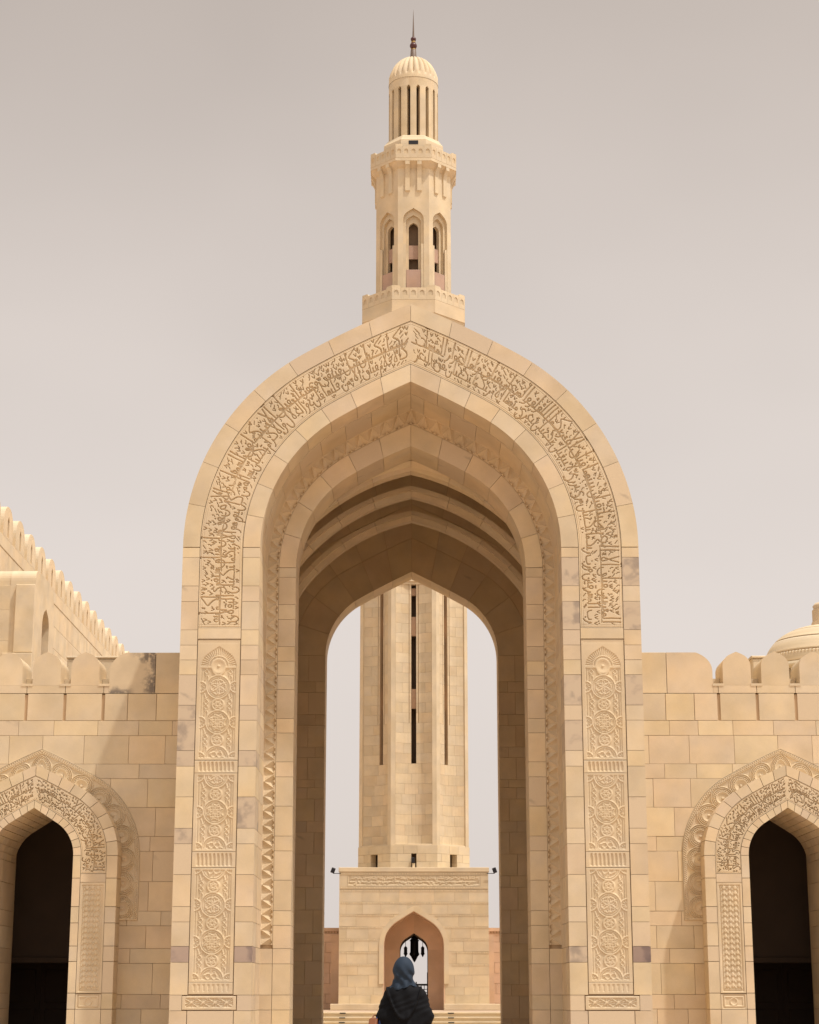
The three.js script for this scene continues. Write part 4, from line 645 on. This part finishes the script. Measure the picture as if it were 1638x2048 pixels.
  const R = 1.11, n = 16, sector = (a0, a1, r0, r1, y0, y1, seg = 4) => { const s = new THREE.Shape(); for (let q = 0; q <= seg; q++) { const a = lerp(a0, a1, q / seg); q ? s.lineTo(r1 * Math.sin(a), -r1 * Math.cos(a)) : s.moveTo(r1 * Math.sin(a), -r1 * Math.cos(a)); } for (let q = seg; q >= 0; q--) { const a = lerp(a0, a1, q / seg); s.lineTo(r0 * Math.sin(a), -r0 * Math.cos(a)); } s.closePath(); return extrude(s, y1 - y0).rotateX(-Math.PI / 2).translate(0, y0, 0); };
  for (let k = 0; k < n; k++) {
    const c = (k + 0.0) / n * Math.PI * 2, hw = Math.PI / n, sl = 0.082 / R;
    add(mi, 'pilaster', sector(c - hw + sl, c + hw - sl, R - 0.32, R, 38.2, 40.72), far());
    add(mi, 'lantern_base', sector(c - hw, c + hw, R - 0.34, R, 37.36, 38.2), far());
    const m = c + hw; for (const h of [-1, 1]) for (let q = 0; q < 3; q++) add(mi, 'slot_head', sector(m + (h > 0 ? 1 : -1) * sl * Math.cos(q * 0.55), m + h * sl, R - 0.32, R - 0.002, 40.6 + 0.04 * q, 40.64 + 0.04 * q, 1), M.far[0]);
    add(mi, 'lantern_drum', sector(c - hw, c + hw, R - 0.34, R, 40.72, 41.12), far());
  }
  add(mi, 'lantern_core', new THREE.CylinderGeometry(0.62, 0.62, 4, 24).translate(0, 39.2, 0), M.interior);
  { const G = new Geo(), nu = 240, nv = 26; for (let j = 0; j <= nv; j++) for (let i = 0; i <= nu; i++) { const f = j / nv * Math.PI / 2, a = i / nu * Math.PI * 2, rr = Math.pow(Math.cos(f), 0.9) * (R + 0.012), y = 41.12 + 1.42 * Math.sin(f), q = (a * 24 / (Math.PI * 2)) % 1, lob = Math.pow(Math.abs(Math.sin(q * Math.PI)), 0.6), k = smooth(0.16, 0.24, f) * 0.085; const r2 = rr * (1 - k + k * 1.3 * lob); G.v(r2 * Math.sin(a), y - (1 - lob) * k * 0.5, r2 * Math.cos(a), a, f); } for (let j = 0; j < nv; j++) for (let i = 0; i < nu; i++) { const a = j * (nu + 1) + i; G.quad(a, a + 1, a + nu + 2, a + nu + 1); } add(mi, 'ribbed_dome', G.done(), M.far[1]); }
  const lathe = (pts, seg = 20) => new THREE.LatheGeometry(pts.map((p) => new THREE.Vector2(p[0], p[1])), seg);
  const fin = new THREE.Group(); fin.name = 'finial'; mi.add(fin);
  add(fin, 'stem', lathe([[0.2, 42.3], [0.15, 42.55], [0.125, 42.98], [0.001, 42.99]]), M.bronze);
  add(fin, 'collar', lathe([[0.001, 42.97], [0.11, 42.98], [0.12, 43.03], [0.07, 43.06], [0.001, 43.07]]), M.brass);
  add(fin, 'ball', new THREE.SphereGeometry(0.165, 20, 14).translate(0, 43.2, 0), M.maroon); add(fin, 'collar', lathe([[0.001, 43.33], [0.1, 43.35], [0.1, 43.41], [0.001, 43.43]]), M.brass); add(fin, 'ball', new THREE.SphereGeometry(0.125, 20, 14).translate(0, 43.53, 0), M.maroon);
  add(fin, 'spike', lathe([[0.05, 43.6], [0.036, 44.0], [0.018, 44.6], [0.002, 45.05]], 10), M.bronze);
}
// plinth steps left and right of the minaret's doorway
for (const [x0, x1, w] of [[-3.15, -1.05, 'crenellated hall'], [1.2, 3.6, 'domed building']]) { const o = add(scene, 'plinth_block', box(x0, x1, 0.721, 0.95, -75.85, -75.0, 0.012), M.far[1]); o.userData = { label: 'low stone plinth at the minaret door on the side of the ' + w, category: 'plinth' }; }

// ---------------------------------------------------------------- low walls behind the minaret's base
for (const sg of [-1, 1]) {
  const w = thing('courtyard_wall', sg < 0 ? 'low rose stone wall beside the minaret base, towards the tall hall' : 'low rose stone wall beside the minaret base, towards the small dome', 'wall', 'low walls beside the minaret'), rand = mulberry(120 + sg), zf = -81.2;
  const m = (a, b) => (sg > 0 ? [a, b] : [-b, -a]);
  { const [p, q] = m(2.99, 30); add(w, 'masonry_core', box(p, q, 0.72, 3.859, zf - 0.6, zf - 0.03), M.mortar); }
  { const [p, q] = m(3.0, 9.0); courses(w, [3.78, 3.42, 3.0, 2.58, 2.16, 1.74, 1.32, 0.95, 0.725], p, q, zf, { rand, len: [0.6, 1.0], mats: M.rose, gap: 0.012 }); const [c, d] = m(9, 30); add(w, 'wall_stretch', box(c, d, 0.725, 3.78, zf - 0.1, zf), M.rose[0]); }
  { const [p, q] = m(3.0, 30); add(w, 'coping', box(p, q, 3.86, 4.0, zf - 0.7, zf + 0.06), M.rose[1]); const list = []; for (let x = 3.05; x < 29; x += 0.12) { const [a, b] = m(x, x + 0.06); list.push(box(a, b, 3.785, 3.858, zf - 0.3, zf + 0.02)); } add(w, 'dentil_row', mergeGeometries(list), M.rose[0], 'stuff'); }
  { const [p, q] = m(3.0, 3.35); add(w, 'buttress', box(p, q, 0.725, 3.7, zf, zf + 0.9), M.rose[1]); }
}

// ---------------------------------------------------------------- lamps, barrier and floodlights at the minaret
const lathe = (pts, seg = 8) => new THREE.LatheGeometry(pts.map((p) => new THREE.Vector2(p[0], p[1])), seg);
for (const [x, s, top, label] of [[-0.36, 0.72, 3.22, 'small dark hanging lantern in the minaret archway, towards the hall'], [0.0, 1.75, 3.62, 'large dark hanging lantern in the middle of the minaret archway'], [0.34, 0.72, 3.22, 'small dark hanging lantern in the minaret archway, towards the dome']]) {
  const o = thing('hanging_lantern', label, 'lantern', 'lanterns in the minaret archway'); o.position.set(MX + 0.02 + x, top, MZ - 1.2);
  const h = s === 1.75 ? 1.05 : 0.44, r = 0.105 * s;
  add(o, 'chain', new THREE.CylinderGeometry(0.012, 0.012, 0.7, 6).translate(0, 0.3, 0), M.iron);
  add(o, 'cap', lathe([[0.001, 0.02], [r * 0.5, -0.02], [r * 0.9, -0.08 * s], [r * 1.15, -0.11 * s], [r * 0.9, -0.115 * s]]), M.iron);
  add(o, 'body', lathe([[r * 0.9, -0.11 * s], [r * 0.92, -h * 0.6], [r * 1.15, -h * 0.68], [r * 0.9, -h * 0.75]], 8), M.iron);
  add(o, 'pendant', lathe([[r * 1.1, -h * 0.68], [r * 0.75, -h * 0.78], [r * 0.25, -h * 0.95], [0.001, -h]], 8), M.iron);
}
{
  const b = thing('lattice_barrier', 'dark lattice barrier with a tall post behind the minaret archway', 'barrier'); b.position.set(0, 0, -82.6);
  for (const [x, h] of [[-0.75, 0.62], [0.12, 0.62], [0.6, 1.0]]) add(b, 'post', box(x, x + 0.05, 0.725, 0.72 + 1.1 + (h - 0.62), -0.03, 0.03), M.iron);
  add(b, 'rail', box(-0.75, 0.62, 1.66, 1.74, -0.03, 0.03), M.iron); add(b, 'rail', box(-0.75, 0.62, 0.85, 0.9, -0.02, 0.02), M.iron);
  const list = []; for (let x = -0.7; x < 0.58; x += 0.13) { list.push(box(x, x + 0.028, 0.9, 1.66, -0.012, 0.012)); } for (let y = 0.98; y < 1.6; y += 0.13) list.push(box(-0.7, 0.6, y, y + 0.028, -0.016, 0.016)); add(b, 'lattice', mergeGeometries(list), M.iron, 'stuff');
}
{
  const f = (x, tilt, label, dir) => { const o = thing('floodlight', label, 'floodlight', 'floodlights on the minaret base'); o.position.set(x, 6.02, -75.7); add(o, 'housing', box(-0.075, 0.075, -0.1, 0.1, -0.08, 0.06, 0.02).rotateZ(tilt), M.iron); add(o, 'glass', box(-0.055, 0.055, 0.101, 0.108, -0.06, 0.04).rotateZ(tilt), M.bronze); add(o, 'arm', box(Math.min(0, dir * 0.32), Math.max(0, dir * 0.32), -0.13, -0.105, -0.012, 0.012), M.iron); };
  f(-3.12, -0.35, 'black floodlight on an arm at the base corner towards the hall', 1); f(3.22, 0.35, 'black floodlight on an arm at the base corner towards the dome', -1);
  const o = thing('floodlight', 'dark floodlight standing in the small central opening above the minaret base', 'floodlight', 'floodlights on the minaret base'); o.position.set(0.02, 6.14, -76.35); add(o, 'housing', box(-0.07, 0.06, 0.2, 0.42, -0.06, 0.06, 0.02), M.iron); add(o, 'foot', box(-0.03, 0.08, 0.0, 0.2, -0.03, 0.03), M.tones[1]);
}

// ---------------------------------------------------------------- prayer hall beyond the wing wall
{
  const hall = thing('prayer_hall', 'tall sunlit hall with crenellated parapet and projecting porch beyond the flanking wall', 'building'), rand = mulberry(140), X = -18, Zn = -72, Zf = -150;
  const rot = new THREE.Matrix4().makeRotationY(Math.PI / 2);       // local u -> -z, local z -> +x
  const place = (g) => g.applyMatrix4(rot).translate(X, 0, 0);
  add(hall, 'masonry_core', box(-40, X - 0.03, 0, 20.3, Zf, Zn), M.mortar);
  courses(hall, [20.3, 19.2, 18.1, 17.0, 15.9, 14.8, 13.7, 12.6], -Zn, -Zf, 0, { rand, len: [1.6, 2.6], depth: 0.15, gap: 0.012, mats: M.far, M4: rot.clone().setPosition(X, 0, 0), cap: 300 });
  add(hall, 'lower_wall', place(box(-Zn, -Zf, 0, 12.59, -0.15, 0)), M.far[0]);
  add(hall, 'string_course', place(box(-Zn, -Zf, 20.305, 20.36, -0.6, 0.02)), M.far[2]);
  const pitch = 2.62; const ms = new THREE.Shape(); { const p = pointed(2.0, 20.9, 21.45, 22.35, 10).getPoints(); ms.setFromPoints(p); const q = new THREE.Path(); q.moveTo(-0.16, 21.0); q.lineTo(0.16, 21.0); q.lineTo(0.16, 21.75); q.lineTo(0, 21.95); q.lineTo(-0.16, 21.75); q.closePath(); ms.holes.push(q); }
  const mg = extrude(ms, 0.25), mb = extrude(pointed(2.0, 20.9, 21.45, 22.35, 10), 0.55).translate(0, 0, -0.55), bb = box(-1.3, 1.3, 20.365, 20.9, -0.8, 0, 0.01);
  for (let k = 0; k < 29; k++) { const u = 74.3 + k * pitch; for (const [nm, g] of [['merlon', mg], ['merlon_back', mb], ['merlon_base', bb]]) { const o = add(hall, nm, g, M.far[(k * 7 + nm.length) % 4]); o.rotation.y = Math.PI / 2; o.position.set(X - 0.25 + (nm === 'merlon_base' ? 0.25 : 0), 0, -u); } }
  // projecting porch with a tall niche in its flank
  const px = -15.1, z1 = -74.5, z0 = -78.7;
  const outline = () => { const s = new THREE.Shape(); s.moveTo(-z1, 0); s.lineTo(-z0, 0); s.lineTo(-z0, 16.5); s.bezierCurveTo(-z0, 17.3, -z0 - 0.6, 17.85, -z0 - 1.7, 17.9); s.lineTo(-z1 + 0.6, 17.9); s.bezierCurveTo(-z1 + 0.2, 17.88, -z1, 17.7, -z1, 17.4); s.closePath(); return s; }, s = outline();
  { const A = new Arch(0.72, 15.9, 0.7, 1.1, 16.75), c = 76.9, p = new THREE.Path(); p.moveTo(c - 0.72, 3); p.lineTo(c + 0.72, 3); for (let q = 0; q <= 8; q++) { const v = A.pt(Math.max(1e-6, q / 8), 0); p.lineTo(c + v[0], v[1]); } for (let q = 7; q >= 0; q--) { const v = A.pt(Math.max(1e-6, q / 8), 0); p.lineTo(c - v[0], v[1]); } p.closePath(); s.holes.push(p); }
  add(hall, 'porch_flank', extrude(s, 1.0).applyMatrix4(rot).translate(px - 1.0, 0, 0), M.far[1]);
  add(hall, 'porch_body', extrude(outline(), 14).applyMatrix4(rot).translate(px - 15.003, 0, -0.03), M.far[0]);
  courses(hall, [17.2, 16.2, 14.95, 13.7, 12.45, 11.2], -24, px - 0.9, z1, { rand, len: [0.9, 1.5], mats: M.far, depth: 0.1 });
  add(hall, 'corner_pier', box(px - 1.15, px + 0.05, 3, 14.4, z1, z1 + 0.35, 0.02), M.far[2]); add(hall, 'corner_pier', box(px - 0.75, px + 0.02, 14.45, 17.2, z1, z1 + 0.18, 0.02), M.far[1]);
}

// ---------------------------------------------------------------- rear parapets and the small dome
for (const sg of [-1, 1]) {
  const o = thing('rear_parapet', sg < 0 ? 'sunlit flat parapet glimpsed behind the merlons before the tall hall' : 'flat parapet glimpsed behind the merlons before the small dome', 'parapet', 'parapets behind the flanking walls'), m = (a, b) => (sg > 0 ? [a, b] : [-b, -a]);
  const [p, q] = sg < 0 ? m(7.36, 9.04) : m(8.94, 9.62); add(o, 'wall', box(p, q, 0, 9.85, -50.3, -49.3, 0.03), M.tones[1]); const [c, d] = sg < 0 ? m(7.34, 9.06) : m(8.92, 9.64); add(o, 'coping', box(c, d, 9.852, 9.92, -50.32, -49.27, 0.02), M.tones[4]);
}
{
  const d = thing('small_dome', 'pale ribbed stone dome with a round neck beyond the crenellated flanking wall', 'dome'); d.position.set(13.75, 0, -62);
  const R = 2.1, y0 = 11.72; const prof = (k) => { const f = k * Math.PI / 2; return [0.02 + R * Math.pow(Math.cos(f), 0.85), y0 + 1.42 * Math.sin(f)]; };
  const cut = [0, 0.16, 0.4, 0.63, 0.93]; 
  for (let q = 0; q < 4; q++) { const pts = []; for (let k = 0; k <= 8; k++) { const [r, y] = prof(lerp(cut[q] + 0.006, cut[q + 1] - 0.006, k / 8)); pts.push(new THREE.Vector2(r, y)); } pts.unshift(new THREE.Vector2(pts[0].x - 0.06, pts[0].y)); pts.push(new THREE.Vector2(pts[pts.length - 1].x - 0.06, pts[pts.length - 1].y)); add(d, 'dome_course', new THREE.LatheGeometry(pts, 72), M.far[q]); }
  { const pts = []; for (let k = 0; k <= 12; k++) { const [r, y] = prof(k / 12); pts.push(new THREE.Vector2(Math.max(0.001, r - 0.04), y - 0.02)); } add(d, 'dome_core', new THREE.LatheGeometry(pts, 48), M.mortar); }
  for (const q of [1, 3]) { const [r, y] = prof(cut[q]), list = []; for (let k = 0; k < 110; k++) list.push(box(-0.02, 0.02, y - 0.09, y - 0.02, r - 0.05, r + 0.035).rotateY(k / 110 * Math.PI * 2)); add(d, 'dentil_row', mergeGeometries(list), M.far[2], 'stuff'); }
  add(d, 'neck', lathe([[0.5, 13.0], [0.5, 13.22], [0.46, 13.3], [0.46, 13.66], [0.40, 13.72], [0.44, 13.8], [0.36, 13.9], [0.001, 13.94]], 32), M.tones[7]);
  for (let k = 0; k < 40; k++) { const a = k / 40 * Math.PI * 2; if (k % 1 === 0) add(d, 'drum_pier', box(-0.11, 0.11, 10.7, 11.515, R - 0.3, R - 0.02).rotateY(a), M.far[k % 4]); }
  add(d, 'drum_ring', lathe([[R - 0.35, 11.52], [R + 0.02, 11.524], [R + 0.05, 11.71], [R - 0.35, 11.73]], 64), M.far[1]); add(d, 'drum_core', new THREE.CylinderGeometry(R - 0.25, R - 0.25, 11.6, 48).translate(0, 5.8, 0), M.rose[1]);
  add(d, 'building', box(-4, 4, 0, 10.7, -4, 4, 0.05), M.far[0]);
}

// ---------------------------------------------------------------- the visitor
{
  const p = thing('person', 'person seen from behind in a slate blue headscarf and loose black robe', 'person'); p.position.set(-0.02, 0, -20);
  const vor = (res, hx, hy, hz, c, f) => {                          // surface of f = 0 (negative inside) in a box of half sizes around c
    const mc = new MarchingCubes(res, M.iron, false, false, 400000), N = res, hs = N / 2; mc.isolation = 0;
    for (let k = 0; k < N; k++) for (let j = 0; j < N; j++) for (let i = 0; i < N; i++) mc.field[k * N * N + j * N + i] = -f(c[0] + hx * (i - hs) / hs, c[1] + hy * (j - hs) / hs, c[2] + hz * (k - hs) / hs);
    mc.update();
    const g = new THREE.BufferGeometry(); const n = mc.count, a = new Float32Array(n * 3); for (let q = 0; q < n; q++) { a[q * 3] = c[0] + hx * mc.positionArray[q * 3]; a[q * 3 + 1] = c[1] + hy * mc.positionArray[q * 3 + 1]; a[q * 3 + 2] = c[2] + hz * mc.positionArray[q * 3 + 2]; }
    g.setAttribute('position', new THREE.BufferAttribute(a, 3)); const m = mergeVertices(g, 1e-5); m.computeVertexNormals(); const uv = new Float32Array(m.attributes.position.count * 2); for (let q = 0; q < uv.length / 2; q++) { uv[q * 2] = m.attributes.position.getX(q); uv[q * 2 + 1] = m.attributes.position.getY(q); } m.setAttribute('uv', new THREE.BufferAttribute(uv, 2)); return m;
  };
  const smin = (a, b, k) => { const h = clamp(0.5 + 0.5 * (b - a) / k); return lerp(b, a, h) - k * h * (1 - h); };
  const cap = (x, y, z, a, b, ra, rb) => { const dx = b[0] - a[0], dy = b[1] - a[1], dz = b[2] - a[2], t = clamp(((x - a[0]) * dx + (y - a[1]) * dy + (z - a[2]) * dz) / (dx * dx + dy * dy + dz * dz)); return Math.hypot(x - a[0] - dx * t, y - a[1] - dy * t, z - a[2] - dz * t) - lerp(ra, rb, t); };
  const prof = [[0.02, 0.30, 0.24], [0.3, 0.27, 0.22], [0.6, 0.25, 0.2], [0.9, 0.235, 0.175], [1.1, 0.215, 0.15], [1.22, 0.20, 0.135], [1.30, 0.175, 0.12], [1.36, 0.135, 0.105], [1.41, 0.085, 0.085], [1.46, 0.06, 0.065]];
  const at = (y) => { let k = 0; while (k < prof.length - 2 && y > prof[k + 1][0]) k++; const t = clamp((y - prof[k][0]) / (prof[k + 1][0] - prof[k][0])); return [lerp(prof[k][1], prof[k + 1][1], t), lerp(prof[k][2], prof[k + 1][2], t)]; };
  const robe = (x, y, z) => {
    const [a, b] = at(y), ang = Math.atan2(x, z), fold = (0.015 * Math.sin(ang * 9 + Math.sin(y * 3) * 1.5) + 0.006 * Math.sin(ang * 17 + y * 4)) * smooth(1.3, 0.7, y) * 1.0;
    let d = (Math.hypot(x / (a + fold), z / (b + fold)) - 1) * Math.min(a, b);
    for (const s of [-1, 1]) { d = smin(d, cap(x, y, z, [s * 0.148, 1.292, 0], [s * 0.2, 1.08, 0.015], 0.06, 0.08), 0.09); d = smin(d, cap(x, y, z, [s * 0.198, 1.08, 0.015], [s * 0.17, 0.92, -0.16], 0.075, 0.07), 0.05); }
    // deep hood of the robe hanging in a loop down the back, with soft creases
    const U = 1.03 + 0.36 * Math.pow(Math.abs(x + 0.01) / 0.19, 2.0), e = y - U;
    if (z > 0) d -= 0.022 * smooth(-0.012, 0.025, e) * smooth(1.42, 1.33, y) + 0.014 * Math.exp(-((e - 0.03) ** 2) / 0.0008) + 0.006 * Math.sin((x * 38 + y * 14)) * smooth(1.05, 1.2, y) * smooth(0.2, 0.08, Math.abs(x));
    d -= 0.0035 * Math.sin(y * 46 + x * 30 * Math.sign(x) + Math.sin(x * 19) * 1.4) * smooth(0.1, 0.2, Math.abs(x)) * smooth(0.85, 1.0, y) * smooth(1.36, 1.25, y) + 0.0025 * Math.sin(y * 83 - x * 41 + Math.sin(y * 21) * 2) * smooth(1.4, 1.3, y);   // sleeve and back creases
    d = Math.max(d, 0.015 - y, y - 1.43);
    return d;
  };
  const MR = new THREE.MeshPhysicalMaterial({ color: new THREE.Color().setRGB(0.0025, 0.0028, 0.0045), roughness: 0.8, specularIntensity: 0.35 }), MS = new THREE.MeshPhysicalMaterial({ color: new THREE.Color().setRGB(0.020, 0.035, 0.060), roughness: 0.75, specularIntensity: 0.5, map: texFine }), skin = mat(0.46, 0.27, 0.19, { roughness: 0.6 });
  add(p, 'body', vor(128, 0.36, 0.76, 0.36, [0, 0.73, 0], robe), MR);
  const hc = [-0.012, 1.555, -0.012];
  const scarf = (x, y, z) => {
    let d = (Math.hypot((x - hc[0]) / 0.102, (y - hc[1]) / 0.125, (z - hc[2]) / 0.122) - 1) * 0.102;
    d = smin(d, cap(x, y, z, [-0.012, 1.53, 0.01], [-0.012, 1.44, 0.012], 0.092, 0.088), 0.05);
    const t = clamp((1.47 - y) / 0.11), w = 0.092 + 0.072 * t * t, dp = 0.088 + 0.034 * t; d = smin(d, Math.max((Math.hypot((x + 0.014) / w, (z - 0.006) / dp) - 1) * 0.09, y - 1.47, 1.365 + 0.02 * Math.sin(x * 22) - y), 0.03);
    if (z > -0.03) { const q = (x + 0.02) * 0.8 + (y - 1.45) * 0.62; d += 0.0055 * Math.sin(q * 78 + Math.sin(y * 30) * 0.8) * smooth(1.62, 1.52, y) + 0.004 * Math.sin((x * -0.9 + (y - 1.4) * 0.5) * 92) * smooth(1.55, 1.45, y); }
    const face = (Math.hypot((x + 0.012) / 0.062, (y - 1.545) / 0.085, (z + 0.14) / 0.06) - 1) * 0.06; d = Math.max(d, -face);
    return Math.max(d, 1.362 + 0.02 * Math.sin(x * 22) - y);
  };
  add(p, 'headscarf', vor(110, 0.2, 0.2, 0.2, [-0.012, 1.53, 0], scarf), MS);
  const head = (x, y, z) => { let d = (Math.hypot((x + 0.012) / 0.073, (y - 1.55) / 0.105, (z + 0.035) / 0.09) - 1) * 0.073; d = smin(d, cap(x, y, z, [-0.012, 1.555, -0.118], [-0.012, 1.53, -0.136], 0.009, 0.013), 0.012); d = smin(d, cap(x, y, z, [-0.035, 1.5, -0.105], [0.011, 1.5, -0.105], 0.010, 0.010), 0.008); for (const s of [-1, 1]) { const e = Math.hypot(x + 0.012 - s * 0.03, y - 1.565, z + 0.122) - 0.012; d = Math.max(d, -e); } return d; };
  const hd = add(p, 'head', vor(72, 0.13, 0.15, 0.16, [-0.012, 1.54, -0.03], head), skin);
  for (const s of [-1, 1]) add(hd, 'eye', new THREE.SphereGeometry(0.011, 12, 8).translate(-0.012 + s * 0.03, 1.565, -0.112), mat(0.05, 0.04, 0.035, { roughness: 0.3 }));
  for (const s of [-1, 1]) {                                        // hands held in front of the robe
    const w = [s * 0.155, 0.905, -0.185], pal = [s * 0.125, 0.875, -0.235];
    const hand = (x, y, z) => { let d = cap(x, y, z, w, pal, 0.026, 0.034); for (let k = 0; k < 4; k++) { const o = (k - 1.5) * 0.017, l = [0.034, 0.04, 0.037, 0.03][k], a = [pal[0] - s * 0.012, pal[1] - o * 0.7, pal[2] - 0.02 + o * 0.3], b = [a[0] - s * l * 0.8, a[1] - 0.006, a[2] - l * 0.6], c = [b[0] - s * 0.012, b[1] - 0.012, b[2] + 0.02]; d = smin(d, Math.min(cap(x, y, z, a, b, 0.0095, 0.0085), cap(x, y, z, b, c, 0.0085, 0.0075)), 0.004); } const t0 = [pal[0] - s * 0.005, pal[1] + 0.03, pal[2] + 0.01], t1 = [t0[0] - s * 0.025, t0[1] + 0.02, t0[2] - 0.02]; return smin(d, cap(x, y, z, t0, t1, 0.011, 0.009), 0.006); };
    add(p, 'hand', vor(64, 0.1, 0.1, 0.1, [s * 0.12, 0.885, -0.235], hand), skin);
    add(p, 'shoe', new THREE.SphereGeometry(1, 16, 10).scale(0.045, 0.035, 0.12).translate(s * 0.1, 0.035, -0.2), M.iron);
  }
  const bag = thing('handbag', 'tan leather handbag hanging at the side of the person', 'handbag'); bag.position.set(-0.335, 0.78, -20.02);
  const bs = new THREE.Shape(); bs.moveTo(-0.13, 0); bs.quadraticCurveTo(-0.15, 0.02, -0.13, 0.1); bs.lineTo(-0.06, 0.27); bs.quadraticCurveTo(0, 0.29, 0.06, 0.27); bs.lineTo(0.13, 0.1); bs.quadraticCurveTo(0.15, 0.02, 0.13, 0); bs.closePath();
  const leather = mat(0.27, 0.095, 0.038, { roughness: 0.5, map: texFine });
  add(bag, 'body', new THREE.ExtrudeGeometry(bs, { depth: 0.05, bevelEnabled: true, bevelSize: 0.015, bevelThickness: 0.02, bevelSegments: 3 }).rotateY(1.25).translate(-0.01, 0, 0.03), leather);
  add(bag, 'strap', new THREE.TorusGeometry(0.075, 0.009, 8, 24, Math.PI).scale(1, 0.7, 1).rotateY(1.25).translate(0.01, 0.265, 0), leather);
  const cl = thing('blue_cloth', 'blue cloth hanging between the handbag and the robe of the person', 'cloth'); cl.position.set(-0.275, 0.72, -19.92);
  { const G = new Geo(), nu = 14, nv = 16; for (const side of [0, 1]) for (let j = 0; j <= nv; j++) for (let i = 0; i <= nu; i++) { const u = i / nu, v = j / nv; G.v(-0.035 + 0.07 * u * (0.75 + 0.25 * (1 - v)), 0.36 * v, 0.014 * Math.sin(u * 9 + v * 2) - side * 0.006, u, v); } const n = (nu + 1) * (nv + 1); for (let j = 0; j < nv; j++) for (let i = 0; i < nu; i++) { const a = j * (nu + 1) + i; G.quad(a, a + 1, a + nu + 2, a + nu + 1); G.quad(n + a, n + a + nu + 1, n + a + nu + 2, n + a + 1); } add(cl, 'drape', G.done(), mat(0.02, 0.045, 0.16, { roughness: 0.85 })); }
}
renderer.render(scene, camera);
